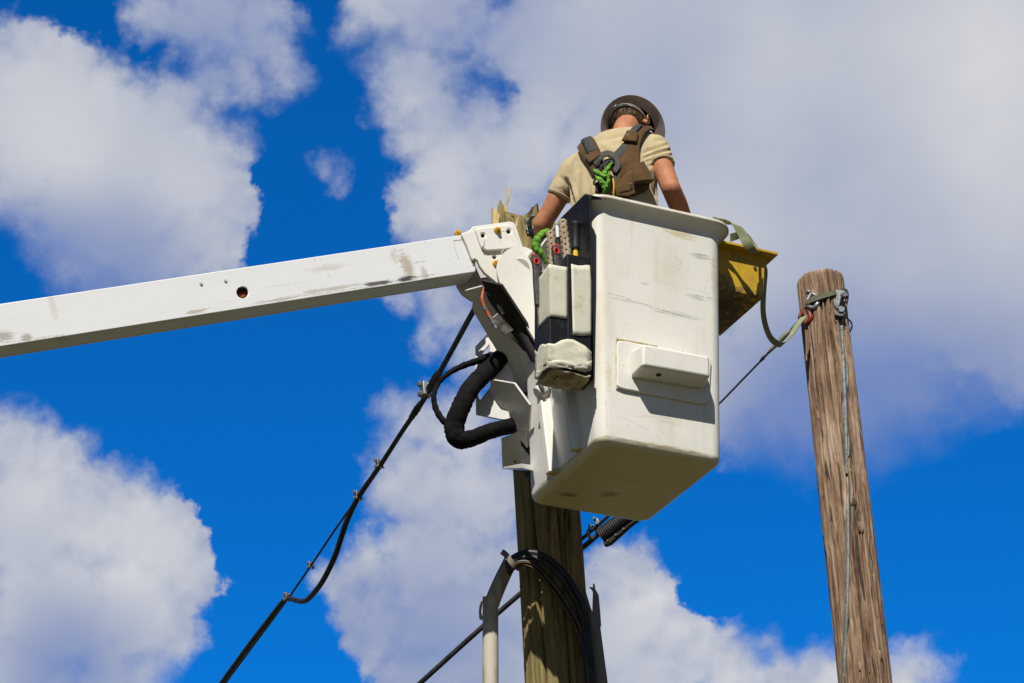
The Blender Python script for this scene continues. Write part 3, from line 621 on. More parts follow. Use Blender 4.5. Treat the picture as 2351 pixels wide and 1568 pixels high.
# ------------------------------------------------------------------ black tool holder hung on the rim
TH = {}
def tool_holder():
    t = thing('tool_holder', 'black plastic tool holder patched with silver tape hooked on the bucket side', 'tool holder', B(-.08, .15, .3), bucket_rot)
    a_in = -o_at(1.15) - .048; a_lo = -o_at(.35) - .014; k_ = (a_lo - a_in) / .80; nl = (LN - ZV * k_).normalized()
    pp = B(a_in, .1, 1.15)
    f = lambda x, y, o=0.: pl(x, y, pp + nl * o, nl)
    b = MB(); o = [(1349,447),(1354,452),(1357.5,620),(1360,868),(1334,895),(1292,890),(1284,760),(1283,515),(1285,507),(1343,448)]
    b.slab([f(x, y) for x, y in o], nl, .010)
    # hook over the rim
    q0, q1 = f(1343, 449), f(1286, 506)
    b.hexa([q0 + ZV * .0, q1 + ZV * .0, q1 + d1 * .085, q0 + d1 * .085], [p + ZV * .012 for p in (q0, q1, q1 + d1 * .085, q0 + d1 * .085)])
    obj('back_panel', b, M['board'], t, bevel=.004, seg=3)
    # near-corner edges of the pouches, on one plane facing the camera
    bq = (f(1356.5, 650) - N0).dot(d2) + .002; TH['bq'] = bq; pn = B(0, bq, 0)
    g = lambda x, y, o=0.: pl(x, y, pn - d2 * o, -d2)
    def pouch(xl, xr, yt, yb, depth):
        b = MB(); A = g(xl, yt); Cc = g(xr, yt); Dd = g(xl + .5, yb); E = g(xr, yb); A2 = A; Cc.z = A.z; E.z = Dd.z
        w = .006
        dv = d2 * depth; ux = d1
        out0 = [Dd, E, E + dv, Dd + dv]; out1 = [A, Cc, Cc + dv, A + dv]
        ins = [A + ux * w + d2 * w, Cc - ux * w + d2 * w, Cc + dv - ux * w - d2 * w, A + dv + ux * w - d2 * w]
        b.loft([out0, out1, ins, [p - ZV * .2 for p in ins]])
        return obj('pouch', b, M['board'], t, bevel=.004, seg=3), A, Cc, Dd, E
    p1 = pouch(1262, 1304, 606, 835, .165); p2 = pouch(1303, 1356, 582, 842, .12)
    TH['p1'] = p1; TH['p2'] = p2
    # tape patches, slightly uneven and wrinkled
    def patch(path_top, path_bot, rows=14, th=.0016, wr=.0024, sm=22):
        b = MB(); rw = []
        top = path_top; bot = path_bot; n = len(top)
        for j in range(rows):
            q = j / (rows - 1)
            rw.append([top[i].lerp(bot[i], q) + random.gauss(0, wr * .18) * ZV + (-d2 + LN * .4) * abs(random.gauss(0, wr * .35)) for i in range(n)])
        b.grid(rw); oo = obj('tape', b, M['tape'], t, smooth=sm)
        s = oo.modifiers.new('thick', 'SOLIDIFY'); s.thickness = th; s.offset = -1; s.use_rim = True
        return oo
    def walk(corner_x, left_len, xr, ys, eps=.0028):
        """points along the left face then the near face of a pouch, at pixel heights ys (left, corner, right)"""
        c = g(corner_x, ys[1], eps) + LN * eps; out = []
        zl, zr = ys[0], ys[2]
        for k in range(6): out.append(c + d2 * left_len * (1 - k / 5) + ZV * (zl * (1 - k / 5)))
        R0 = g(xr, ys[2], eps)
        for k in range(1, 8): out.append(c.lerp(R0, k / 7))
        return out
    patch(walk(1262, .13, 1302, (-.022, 607, 614)), walk(1264, .13, 1302, (-.0, 727, 732)))
    patch([g(x, y, .0028) for x, y in ((1311,606),(1318,608),(1327,610),(1336,610),(1345,608.5),(1352,609),(1357,611))], [g(x, y, .0028) for x, y in ((1315,769),(1321,770),(1329,771),(1338,772),(1346,771),(1352,770),(1357,769))])
    # wrapped, crumpled bottom
    random.seed(11)
    top = walk(1264, .14, 1357, (.015, 795, 800), .010); bot = walk(1265, .14, 1357, (0., 838, 846), .012)
    tl = [p + ZV * random.choice((-.02, 0, .02, .03, .012)) for p in top]
    for i in range(6, 12): tl[i] = tl[i] + ZV * (.022 if i in (7, 8) else .008)
    patch(tl, bot, 8, .003, .019, 50); patch([p + ZV * random.choice((.020, .008, .034)) - d2 * .004 for p in bot], [p - ZV * (.008 + .012 * random.random()) for p in bot], 5, .003, .014, 50)
    b = MB(); c = g(1264, 840, .008); e = g(1355, 848, .008); e.z = c.z
    rows = []
    for j in range(7):
        rows.append([c.lerp(e, i / 8) + d2 * (.16 * j / 6) - ZV * (.006 + random.uniform(0, .012) + .014 * math.sin(math.pi * j / 6)) for i in range(9)])
    b.grid(rows); o = obj('tape', b, pbr('dirty_tape', (.40, .355, .24), .7, 0, (.19, .14, .08), 18, .4, .65, bump=.5, bs=60), t, smooth=0); s = o.modifiers.new('thick', 'SOLIDIFY'); s.thickness = .006
    b = MB()
    for (x, y) in ((1286, 848), (1287, 854)): b.disc(c.lerp(e, .22) + d2 * (.02 + .03 * (y > 850)) - ZV * .032, -ZV, .006, .006, 10)
    obj('rivet', b, M['dark_steel'], t)
    b = MB(); q = g(1320, 880, -.12); b.ball(q, .02, 8, (d1 * .026, d2 * .026, ZV * .02)); obj('drain_boss', b, pbr('rust', (.12, .06, .03), .8, 0, (.05, .03, .02), 40, bump=.4), t)
    return g
tg = tool_holder()

def tools():
    G = lambda x, y, o=0.: pl(x, y, B(0, TH['bq'], 0) + d2 * o, -d2)
    def stick(x0, y0, x1, y1, o, label, gl):
        t = thing('perforated_stick', label, 'stick', G(x1, y1, o), group=gl)
        a, c = G(x0, y0, o), G(x1, y1, o); ax = (a - c).normalized(); c2 = c - ax * .10
        b = MB(); n = 30; L = (a - c2).length; k = 110; rr = .0205
        u = Vector((0, -1, .3)); u = (u - ax * u.dot(ax)).normalized(); w = ax.cross(u)
        rings = []
        for i in range(k + 1):
            p = c2 + ax * L * i / k; r_ = rr * (1 if i < k - 1 else .93 if i < k else .8); ring = []
            for j in range(n * 2):
                th = 2 * math.pi * j / (2 * n); s = L * i / k
                dent = 0
                for row in range(3):
                    th0 = -1.15 + row * 1.1; s0 = (.014 * (row % 2)); ds = (s - s0) % .028; ds = min(ds, .028 - ds); dth = (th - th0 + math.pi) % (2 * math.pi) - math.pi
                    q = math.hypot(ds, dth * rr) / .0056
                    if q < 1: dent = max(dent, (1 - q ** 4) * .007)
                ring.append(p + (u * math.cos(th) + w * math.sin(th)) * (r_ - dent))
            rings.append(ring)
        b.loft(rings); obj('shaft', b, M['wood_stick'], t, smooth=60)
        return t
    gl = 'perforated sticks in the tool holder'
    stick(1264, 533, 1270, 615, .07, 'tan perforated wooden stick beside the green bungee, the lower of the two', gl)
    stick(1291, 506, 1302, 590, .06, 'tan perforated wooden stick against the black back panel, the higher of the two', gl)
    def saw(x0, y0, x1, y1, o, label):
        t = thing('hand_saw', label, 'hand saw', G(x1, y1, o), group='hand saws in the tool holder')
        a, c = G(x0, y0, o), G(x1, y1, o); ax = (a - c).normalized(); sd = d1
        P_ = lambda s, k, z=0.: c + ax * s + sd * k - d2 * z
        L = (a - c).length; w = .021
        prof = [(-.12, -w), (0, -w), (L * .5, -w * .9), (L * .8, -w * 1.05), (L * .97, -w * 1.0), (L * 1.07, w * .5), (L * 1.04, w * 1.0), (L * .7, w * .95), (L * .4, w * .85), (-.12, w)]
        hole = [(L * .74 + .0125 * math.cos(q), -w * .35 + .0095 * math.sin(q)) for q in [2 * math.pi * i / 16 for i in range(16)]]
        b = MB(); b.slab([P_(s, k) for s, k in prof], -d2, .026, [[P_(s, k) for s, k in hole]])
        h = obj('handle', b, M['saw_grip'], t, bevel=.007, seg=4)
        ctr = P_(L * .74, -w * .35, .001); b = MB()
        ring = [ctr + (ax * .0125 * math.cos(q) + sd * .0095 * math.sin(q)) * 1.15 for q in [2 * math.pi * i / 24 for i in range(25)]]
        b.tube(ring, .0032, 8); b.tube([ctr + d2 * .004, ctr + d2 * .018], [.0125, .0075], 16, cap=False); obj('hang_ring', b, M['red'], t)
        b = MB(); b.tube(spline([P_(L * .99, -w * 1.0, -.013), P_(L * 1.075, -w * .1, -.013), P_(L * 1.09, w * .6, -.013), P_(L * 1.06, w * 1.0, -.013)], 5), .0065, 10, flat=.7); obj('end_cap', b, M['red'], t)
        b = MB()
        for i in range(6):
            s = L * (.55 - i * .10); b.tube([P_(s, w * .1, .0005), P_(s, w * .9, .0)], .0017, 6)
        obj('grip_ridge', b, M['rubber'], t)
        b = MB(); b.slab([P_(-.12, -w * .7, -.01), P_(-.12, w * .7, -.01), P_(-.17, w * .5, -.01), P_(-.17, -w * .5, -.01)], -d2, .003); obj('blade', b, M['steel'], t)
    saw(1234, 585, 1238, 645, .10, 'grey hand saw handle with red hanging hole, leftmost in the tool holder')
    saw(1280, 564, 1284, 612, .02, 'grey hand saw handle with red hanging hole between the two tan sticks')
    # white rod with black collar
    t = thing('white_rod', 'slim white rod with a black collar between the two tan sticks', 'rod', G(1282, 580, .10))
    b = MB(); b.tube([G(1279, 519, .12), G(1281, 552, .12)], .0085, 14); obj('rod', b, pbr('white_plastic', (.7, .7, .72), .35), t, bevel=.001)
    b = MB(); b.tube([G(1281, 546, .12), G(1281.5, 549, .12)], .013, 14); b.tube([G(1281.5, 549, .12), G(1283, 620, .12)], .0105, 14); obj('collar', b, M['rubber'], t, bevel=.001)
    # capped black grip with yellow shaft
    t = thing('grip_tool', 'black cylindrical rubber grip on a yellow shaft standing in the tool holder', 'tool', G(1322, 590, .05))
    a, c = G(1321, 511, .05), G(1321.5, 572, .05); ax = (c - a).normalized(); L = (c - a).length
    b = MB(); b.tube([a, a + ax * .006, a + ax * .010, a + ax * .016, a + ax * .022, a + ax * (L - .02), a + ax * (L - .012), c], [.018, .0235, .0235, .0225, .0185, .0185, .0205, .019], 22); obj('grip', b, M['rubber'], t, smooth=50)
    b = MB(); b.tube([c - ax * .005, c + ax * .12], .0115, 8); obj('shaft', b, pbr('yellow_plastic', (.72, .46, .02), .4), t)
    # green bungee lanyard
    pth = spline([G(1262, 531, .12), G(1248, 537, .13), G(1236, 548, .13), G(1230, 562, .12), G(1233, 573, .11), G(1241, 580, .10), G(1248, 590, .10), G(1254, 604, .10)], 14)
    t = thing('bungee_lanyard', 'bright green gathered bungee lanyard curling beside the worker\'s left elbow', 'lanyard', G(1250, 600, .1))
    b = MB(); n = len(pth); rings = []
    b.tube(pth, [.014, .018, .0185, .019, .0175, .014, .011, .008], 18, ripple=lambda i: 1 + .26 * math.sin(i * 1.7) * (.6 + .4 * math.sin(i * .53)) + .08 * math.sin(i * 2.9 + 1))
    obj('sheath', b, M['green'], t, smooth=180)
tools()

# ------------------------------------------------------------------ the worker
def worker():
    t = thing('person', 'worker seen from behind in tan t-shirt, hard hat and brown harness, standing in bucket', 'person', B(.3, .38, .125))
    rows = [(1385, 311, 9.93, 1472, 300, 9.87, .062), (1368, 325, 9.95, 1500, 306, 9.85, .085), (1340, 352, 9.96, 1514, 326, 9.83, .105), (1315, 388, 9.96, 1512, 358, 9.81, .122),
            (1310, 430, 9.94, 1506, 410, 9.78, .128), (1313, 475, 9.92, 1509, 470, 9.77, .125), (1318, 530, 9.92, 1508, 530, 9.77, .12), (1322, 600, 9.91, 1502, 605, 9.78, .12)]
    def torso(k, rmin=0):
        rings = []; prev = None; cs = []
        for (a, b, Ya, c, d, Yc, dep) in rows: cs.append(((at(a, b, Ya) + at(c, d, Yc)) * .5, (at(c, d, Yc) - at(a, b, Ya)) * .5, dep))
        for i, (c, u, dep) in enumerate(cs):
            ax = (cs[min(i + 1, len(cs) - 1)][0] - cs[max(i - 1, 0)][0]).normalized(); w = u.cross(ax).normalized() * dep * k
            n = 40; ring = []
            for j in range(n):
                a = 2 * math.pi * j / n; e = 2 / 2.35
                ca, sa = math.cos(a), math.sin(a)
                ring.append(c + u * k * math.copysign(abs(ca) ** e, ca) + w * math.copysign(abs(sa) ** e, sa))
            rings.append(ring)
        return rings
    ls, le, lw = at(1318, 392, 9.97), at(1245, 515, 10.05), at(1248, 590, 10.34)
    rs, re_, rw = at(1504, 342, 9.83), at(1541, 434, 9.72), at(1586, 535, 9.93)
    # ---- body: torso, neck, head, arms, hands, legs as one surface
    hu = Vector((.09, .72, .69)).normalized()
    hf = Vector((.45, .45, -.8)); hf = (hf - hu * hf.dot(hu)).normalized(); hr = hf.cross(hu).normalized()      # head up, forward, right
    hc = at(1443, 291, 9.975)
    H = lambda r_, f_, u_: hc + hr * r_ + hf * f_ + hu * u_
    b = MB(); b.loft(torso(.90))
    b.chain([at(1428, 325, 9.90), H(0, -.012, -.060)], [.066, .062])
    b.chain([at(1360, 355, 9.93), at(1425, 330, 9.91), at(1495, 335, 9.85)], [.05, .055, .05])
    b.ball(H(0, -.004, .025), 1, 14, (hr * .083, hf * .100, hu * .099))
    b.ball(H(0, .030, -.040), 1, 12, (hr * .062, hf * .068, hu * .075))
    b.ball(H(0, .062, -.082), 1, 8, (hr * .028, hf * .024, hu * .022))                                              # chin
    b.chain([H(0, .090, .010), H(0, .112, -.026)], [.010, .0155])                                                   # nose
    for s in (-1, 1):
        b.ball(H(.018 * s, .092, -.03), .011, 6); b.ball(H(.034 * s, .080, .022), 1, 6, (hr * .026, hf * .014, hu * .009))
        b.ball(H(.045 * s, .070, -.018), .022, 6)
    b.ball(H(0, .094, -.052), 1, 6, (hr * .024, hf * .012, hu * .007)); b.ball(H(0, .092, -.063), 1, 6, (hr * .021, hf * .012, hu * .007))
    for s in (-1, 1):                                                                                               # ears
        e0 = H(.086 * s, .014, -.014)
        rim_ = [e0 + hu * (.039 * math.sin(q)) + hf * (.019 * math.cos(q)) + hr * s * (.013 + .012 * (1 - math.cos(q)) * .5) - hf * .006 for q in [R(x) for x in range(-70, 251, 20)]]
        b.chain(rim_, [.006] * len(rim_), 8); b.ball(e0 - hu * .030 + hr * s * .006, .009, 6); b.ball(e0 + hr * s * .003, 1, 6, (hr * .010, hf * .016, hu * .030))
    b.chain([ls, ls.lerp(le, .45), le], [.056, .052, .045]); b.chain([le, le.lerp(lw, .3), lw], [.045, .046, .029])
    b.chain([rs, rs.lerp(re_, .5), re_], [.058, .051, .046]); b.chain([re_, re_.lerp(rw, .3), rw], [.046, .047, .030])
    def hand(w, fore, palm, s):
        """w wrist, fore forward direction, palm = direction the palm faces, s = thumb side"""
        f = fore.normalized(); pn = (palm - f * palm.dot(f)).normalized(); sd = f.cross(pn) * s
        b.ball(w + f * .055, 1, 8, (f * .055, sd * .043, pn * .017))
        for k, (o, L) in enumerate(((.030, .074), (.010, .082), (-.011, .077), (-.030, .060))):
            p = w + f * .098 + sd * o; c1 = p + f * L * .42 + pn * .008; c2 = c1 + f * L * .20 + pn * L * .30; c3 = c2 - f * L * .05 + pn * L * .28
            b.chain([p - f * .02, c1, c2, c3], [.0105, .0095, .0085, .0075], 10)
        q = w + f * .035 + sd * .036; b.chain([q, q + sd * .022 + f * .026 + pn * .012, q + sd * .022 + f * .05 + pn * .028], [.013, .0105, .009], 10)
    hand(lw, (lw - le) + Vector((0, .05, .02)), Vector((.8, .2, -.4)), 1)
    hand(rw, (rw - re_) + Vector((-.05, .1, .05)), Vector((-.3, .2, -.8)), -1)
    hip = at(1412, 605, 9.85); fl = N0.z + .125
    for s, (a, bb) in ((-1, (.17, .40)), (1, (.43, .40))):
        ft = B(a, bb, .125 + .10); hp = hip + d1 * .09 * s - ZV * .06; kn = hp.lerp(ft, .5) + d2 * .05
        b.chain([hp, kn, ft], [.085, .058, .042]); b.ball(ft - ZV * .05 + d2 * .06, 1, 8, (d1 * .04, d2 * .12, ZV * .035))
    obj('body', remesh(b, .0058, 5), M['skin'], t, smooth=180)
    # ---- hair: cropped cap on the back of the head
    b = MB(); n = 26; rowsv = []
    for i in range(n):
        ph = R(-66 + 104 * i / (n - 1) * 1.05); row = []
        for j in range(40):
            th = R(58 + 244 * j / 39)
            jag = .006 * random.random() if i == 0 else 0
            row.append(H(0, -.004, .025) + hr * math.sin(th) * .0865 * math.cos(ph) + hf * math.cos(th) * .1035 * math.cos(ph) + hu * (.1025 * math.sin(ph) + jag))
        rowsv.append(row)
    b.grid(rowsv); hair = obj('hair', b, M['hair'], t, smooth=180)
    s = hair.modifiers.new('thick', 'SOLIDIFY'); s.thickness = .003; s.offset = -1
    b = MB()
    for _ in range(2600):
        ph = R(random.uniform(-74, 5)); th = R(random.uniform(75, 290)); k = 1.0
        nrm = (hr * math.sin(th) * math.cos(ph) + hf * math.cos(th) * math.cos(ph) + hu * math.sin(ph))
        p = H(0, -.004, .025) + hr * math.sin(th) * .083 * math.cos(ph) * 1.03 + hf * math.cos(th) * .1035 * math.cos(ph) + hu * .1025 * math.sin(ph)
        sd = nrm.cross(hu).normalized() * .0009; tip = p + nrm * .004 - hu * random.uniform(.006, .011) + sd * random.uniform(-3, 3)
        v = [b.bm.verts.new(q) for q in (p - sd, p + sd, tip)]; b.bm.faces.new(v)
    obj('stubble', b, M['hair'], hair, smooth=0)
    # ---- trousers and boots, standing on the bucket floor
    b = MB()
    for s, (a, bb) in ((-1, (.17, .40)), (1, (.43, .40))):
        ft = B(a, bb, .125 + .12); hp = hip + d1 * .09 * s - ZV * .06; kn = hp.lerp(ft, .5) + d2 * .05
        b.chain([hp, kn, ft], [.10, .075, .065], flat_end=True)
    b.chain([hip - d1 * .07 + ZV * .02, hip + d1 * .07 + ZV * .02], [.125, .125]); obj('trousers', remesh(b, .009, 6), M['trouser'], t, smooth=180)
    for s, (a, bb) in ((-1, (.17, .40)), (1, (.43, .40))):
        b = MB(); f0 = B(a, bb, .125); b.chain([f0 + ZV * .17, f0 + ZV * .06], [.055, .052]); b.ball(f0 + d2 * .07 + ZV * .045, 1, 8, (d1 * .05, d2 * .14, ZV * .045)); b.box(f0 - d1 * .045 - d2 * .06, d1 * .09, d2 * .25, ZV * .022)
        obj('boot', remesh(b, .007, 4), M['boot'], t, smooth=180)
    # ---- t-shirt
    b = MB(); b.loft(torso(1.0))
    b.chain([at(1345, 368, 9.96), ls, ls.lerp(le, .05), ls.lerp(le, .50)], [.06, .070, .070, .0625], 24, flat_end=True)
    b.chain([at(1480, 335, 9.85), rs, rs.lerp(re_, .05), rs.lerp(re_, .46)], [.06, .071, .0705, .0630], 24, flat_end=True)
    b.chain([at(1394, 330, 9.92), at(1429, 331, 9.91), at(1466, 322, 9.88)], [.054, .060, .052])
    sh = remesh(b, .0062, 9)
    # cloth folds: real ridges and valleys along these lines
    folds = [((1478,352),(1540,330),4.2,-.007),((1480,362),(1543,343),4.0,-.008),((1484,371),(1542,356),4.0,-.007),((1490,381),(1541,367),3.6,-.006),((1478,357),(1540,337),3.5,.004),((1484,367),(1541,350),3.5,.004),((1500,325),(1532,322),5,-.004),
             ((1300,412),(1316,468),5,-.012),((1306,408),(1327,470),5,.006),((1292,432),(1306,462),4,-.008),((1330,372),(1326,440),7,-.004),((1338,400),(1340,480),7,.004),((1350,410),(1352,480),6,-.004),((1362,420),(1364,480),5,.003),
             ((1496,400),(1516,470),6,-.011),((1488,440),(1505,475),5,.006),((1500,430),(1524,480),4,-.006),((1476,470),(1490,500),5,-.005),((1390,322),(1450,311),4,-.004),((1372,330),(1410,345),6,.003),((1400,330),(1440,338),7,-.003),((1275,425),(1300,440),5,.003),((1283,405),(1312,430),5,-.004)]
    bm = sh.bm; bm.normal_update()
    for v in bm.verts:
        x, y = pix(v.co)
        if v.normal.dot((CAM - v.co).normalized()) < .05: continue
        d_ = 0
        for (a, c, w, k) in folds:
            dx, dy = c[0] - a[0], c[1] - a[1]; L2 = dx * dx + dy * dy; q = ((x - a[0]) * dx + (y - a[1]) * dy) / L2; q = max(0, min(1, q))
            bend = 5 * math.sin(math.pi * q)
            ds = math.hypot(x - a[0] - dx * q, y - a[1] - dy * q + bend * .5) / w
            if ds < 3: d_ += k * math.exp(-ds * ds) * (.35 + .65 * math.sin(math.pi * min(1, max(0, q)) * .86 + .2))
        v.co += v.normal * d_ * 1.5
    bmesh.ops.smooth_vert(bm, verts=bm.verts, factor=.3, use_axis_x=True, use_axis_y=True, use_axis_z=True)
    bv = bvh_of(sh)
    shirt = obj('shirt', sh, M['shirt'], t, smooth=180)
    for c, nrm, r_, k in ((ls.lerp(le, .50), (le - ls), .0635, 1), (rs.lerp(re_, .46), (re_ - rs), .0640, 1)):   # sewn hems
        nrm = nrm.normalized(); u = nrm.orthogonal().normalized(); w = nrm.cross(u); b = MB()
        b.tube([c - nrm * .012 + (u * math.cos(q) + w * math.sin(q)) * (r_ - .0045) for q in [2 * math.pi * i / 40 for i in range(41)]], .0045, 8, flat=1.); obj('hem', b, M['shirt'], shirt, smooth=180)
    # ---- hard hat
    hcn = at(1453, 296, 10.03) ; hat = None
    uh = Vector((.075, .815, .575)).normalized(); fh = (hf - uh * hf.dot(uh)).normalized(); rh = fh.cross(uh).normalized()
    hat = link(bpy.data.objects.new('hard_hat', None), t); hat.matrix_basis = world_of(t).inverted()
    prof = [(0, .150), (.03, .147), (.06, .135), (.085, .110), (.101, .075), (.108, .03), (.110, .012), (.118, .004), (.135, -.001), (.159, -.008), (.1610, -.0095), (.1605, -.0115), (.157, -.0115), (.135, -.0045), (.120, .0005), (.1085, .004), (.104, .03), (.098, .072), (.082, .106), (.058, .131), (.03, .143), (0, .146)]
    def ringh(r_, z, k=64): return [hcn + rh * math.cos(2 * math.pi * i / k) * r_ * .965 + fh * math.sin(2 * math.pi * i / k) * r_ * 1.06 + uh * z for i in range(k)]
    b = MB(); b.loft([ringh(max(r_, .0005), z) for r_, z in prof]); obj('hat_shell', b, M['hat'], hat, smooth=50)
    b = MB(); b.loft([ringh(r_, z, 40) for r_, z in ((.1065, .008), (.1025, .03), (.0965, .072), (.081, .105), (.057, .129), (.003, .143))], (False, False)); obj('hat_liner', b, M['hat_in'], hat, smooth=180)
    # suspension headband round the head, with ratchet and pad
    def hb(th, z, e=0.): return H(0, -.004, z) + hr * math.sin(R(th)) * (.0875 + e) + hf * math.cos(R(th)) * (.1045 + e)
    b = MB(); rr_ = [[hb(a, .008 + .018 * math.cos(R(a)), 0), hb(a, .040 + .012 * math.cos(R(a)), .003), hb(a, .040 + .012 * math.cos(R(a)), .007), hb(a, .008 + .018 * math.cos(R(a)), .004)] for a in range(0, 360, 6)]
    b.loft(rr_, closed=True); obj('headband', b, M['band'], hat, smooth=40)
    b = MB(); c = hb(190, .012, .007); nn = (c - H(0, -.004, .032)).normalized(); b.disc(c, nn, .016, .010, 20, .014); c2 = hb(215, .032, .004)
    obj('ratchet_knob', b, M['dark_steel'], hat, bevel=.002)
    b = MB(); b.tube([hb(a, .002, .004) for a in range(150, 262, 8)], .0055, 8, flat=.6); obj('nape_pad', b, M['rubber'], hat)
    for a in (35, 100, 165, 300):
        b = MB(); q = ringh(.104, .012, 360); p = q[a]; dd = (p - hcn).normalized(); b.box(p - dd.cross(uh) * .012 - dd * .004, dd.cross(uh) * .024, -dd * .003, uh * .03); obj('strap_anchor', b, M['hat'], hat, bevel=.001)
    # ---- harness, laid over the shirt
    har = link(bpy.data.objects.new('harness', None), t); har.matrix_basis = world_of(t).inverted()
    def onshirt(x, y, off):
        p = hit(bv, x, y, off)
        if p is None:
            for k in (3, 6, 10, 15, 22, 30):
                for dx, dy in ((0, k), (k, 0), (-k, 0), (k, k), (-k, k)):
                    p = hit(bv, x + dx, y + dy, off)
                    if p is not None: return p
            p = at(x, y, 9.85)
        return p
    def ruled(left, right, off=.010, nu=6, nv=24, crown=.0):
        def res(pl_, n):
            p = [Vector((x, y, 0)) for x, y in pl_]; q = spline(p, 8); d_ = [0]
            for i in range(1, len(q)): d_.append(d_[-1] + (q[i] - q[i - 1]).length)
            out = []
            for k in range(n):
                s_ = d_[-1] * k / (n - 1); i = min(max(np.searchsorted(d_, s_), 1), len(q) - 1); f_ = (s_ - d_[i - 1]) / max(1e-6, d_[i] - d_[i - 1]); out.append(q[i - 1].lerp(q[i], f_))
            return out
        Lp, Rp = res(left, nv), res(right, nv); rows_ = []
        for a, c in zip(Lp, Rp): rows_.append([onshirt(*(a.lerp(c, i / (nu - 1))).xy, off + crown * math.sin(math.pi * i / (nu - 1))) for i in range(nu)])
        return rows_
    def smooth_rows(rw, it=2):
        for _ in range(it):
            rw = [rw[0]] + [[rw[i][j] * .5 + (rw[i - 1][j] + rw[i + 1][j]) * .25 for j in range(len(rw[i]))] for i in range(1, len(rw) - 1)] + [rw[-1]]
        return rw
    def cloth_strip(name, left, right, mat, off, th, crown=0., nu=6, nv=24, edge=None, er=.003, over=None):
        rw = smooth_rows(ruled(left, right, off, nu, nv, crown))
        b = MB(); b.grid(rw); o = obj(name, b, mat, har, smooth=60); s_ = o.modifiers.new('thick', 'SOLIDIFY'); s_.thickness = th; s_.offset = -1
        if edge:
            loop = [r_[0] for r_ in rw] + rw[-1] + [r_[-1] for r_ in reversed(rw)] + list(reversed(rw[0])) + [rw[0][0]]
            b = MB(); b.tube(loop, er, 6); obj('piping', b, edge, o, smooth=180)
        return rw
    # large pad on the right of the back, running up over the shoulder
    cloth_strip('back_pad', [(1464,300),(1452,303),(1443,316),(1434,334),(1433,350),(1424,370),(1424,390),(1421,405),(1415,435),(1420,457)], [(1497,299),(1484,306),(1475,320),(1467,338),(1466,360),(1467,382),(1478,406),(1487,426),(1483,440),(1440,456)], M['brown'], .014, .010, .003, 9, 34, M['brown_dark'], .0035)
    cloth_strip('shoulder_strap', [(1462,300),(1453,305),(1447,313),(1443,318)], [(1474,301),(1468,306),(1462,314),(1459,319)], M['strap_dark'], .031, .004, 0, 4, 14)
    cloth_strip('strap_tab', [(1442,316),(1437,325),(1432,335)], [(1464,320),(1462,330),(1460,339)], M['brown'], .035, .006, .002, 5, 8, M['brown_dark'], .0018)
    cloth_strip('pocket', [(1457,397),(1454,415),(1455,436)], [(1468,388),(1480,412),(1486,430)], M['brown'], .040, .024, .004, 6, 12, M['brown_dark'], .003)
    cloth_strip('pocket', [(1440,404),(1428,424),(1424,450)], [(1454,398),(1453,418),(1450,444)], M['brown'], .020, .007, .003, 6, 12, M['brown_dark'], .0025)
    b = MB(); b.tube([onshirt(x, y, .022) for x, y in ((1463,381),(1450,389),(1436,403),(1427,414))], .0045, 8); obj('piping', b, M['brown_dark'], har, smooth=180)
    # left shoulder pad
    cloth_strip('shoulder_pad', [(1338,331),(1332,340),(1335,352),(1346,374),(1357,390),(1364,402)], [(1362,321),(1368,327),(1374,340),(1383,360),(1386,372),(1381,392)], M['brown'], .013, .010, .003, 7, 22, M['brown_dark'], .0032)
    cloth_strip('shoulder_strap', [(1343,331),(1347,343),(1355,362)], [(1362,324),(1366,336),(1373,354)], M['strap_dark'], .029, .004, 0, 4, 12)
    cloth_strip('strap_tab', [(1351,370),(1356,380),(1361,386)], [(1376,356),(1381,362),(1384,368)], M['brown'], .033, .006, .002, 5, 8, M['brown_dark'], .0018)
    for (x, y, mt) in ((1444, 326.5, 'steel'), (1362, 366, 'dark_steel'), (1449, 435.5, 'dark_steel')):
        p = onshirt(x, y, .042); nn = (CAM - p).normalized(); b = MB(); b.disc(p - nn * .004, nn, .0062, .003, 14, .0055, dome=True); obj('snap', b, M[mt], har, smooth=60)
    # dark webbing from the right shoulder down to the back plate
    cloth_strip('webbing', [(1432,337),(1420,350),(1406,364),(1402,372)], [(1447,343),(1438,358),(1424,372),(1417,380)], M['strap_dark'], .020, .004, .003, 5, 14)
    # back plate: horseshoe of moulded webbing with a slot bar
    mid = [(1374,388),(1380,375),(1390,366),(1401,363),(1412,368),(1421,379),(1421,392),(1413,404)]
    c_ = spline([Vector((x, y, 0)) for x, y in mid], 5); lft, rgt = [], []
    for i, p in enumerate(c_):
        tt = (c_[min(i + 1, len(c_) - 1)] - c_[max(0, i - 1)]).normalized(); lft.append((p.x + tt.y * 6.2, p.y - tt.x * 6.2)); rgt.append((p.x - tt.y * 6.2, p.y + tt.x * 6.2))
    cloth_strip('back_plate', lft, rgt, M['dring'], .030, .006, 0, 5, 34)
    cloth_strip('back_plate_bar', [(1394,362),(1402,374)], [(1404,362),(1416,378)], M['dring'], .029, .005, 0, 4, 8)
    for pts, r_ in ((((1370,398),(1378,384),(1386,376),(1392,383),(1391,396)), .011), (((1392,400),(1397,386),(1406,378),(1412,386)), .010), (((1384,400),(1390,388),(1399,380)), .009), (((1366,412),(1368,402),(1374,395),(1381,400),(1382,412)), .009), (((1368,384),(1376,378),(1382,370)), .008)):
        b = MB(); b.tube(spline([onshirt(x, y, .026 + .006 * (i % 2)) for i, (x, y) in enumerate(pts)], 5), r_, 10, flat=.55); obj('webbing', b, M['strap_dark'], har, smooth=180)
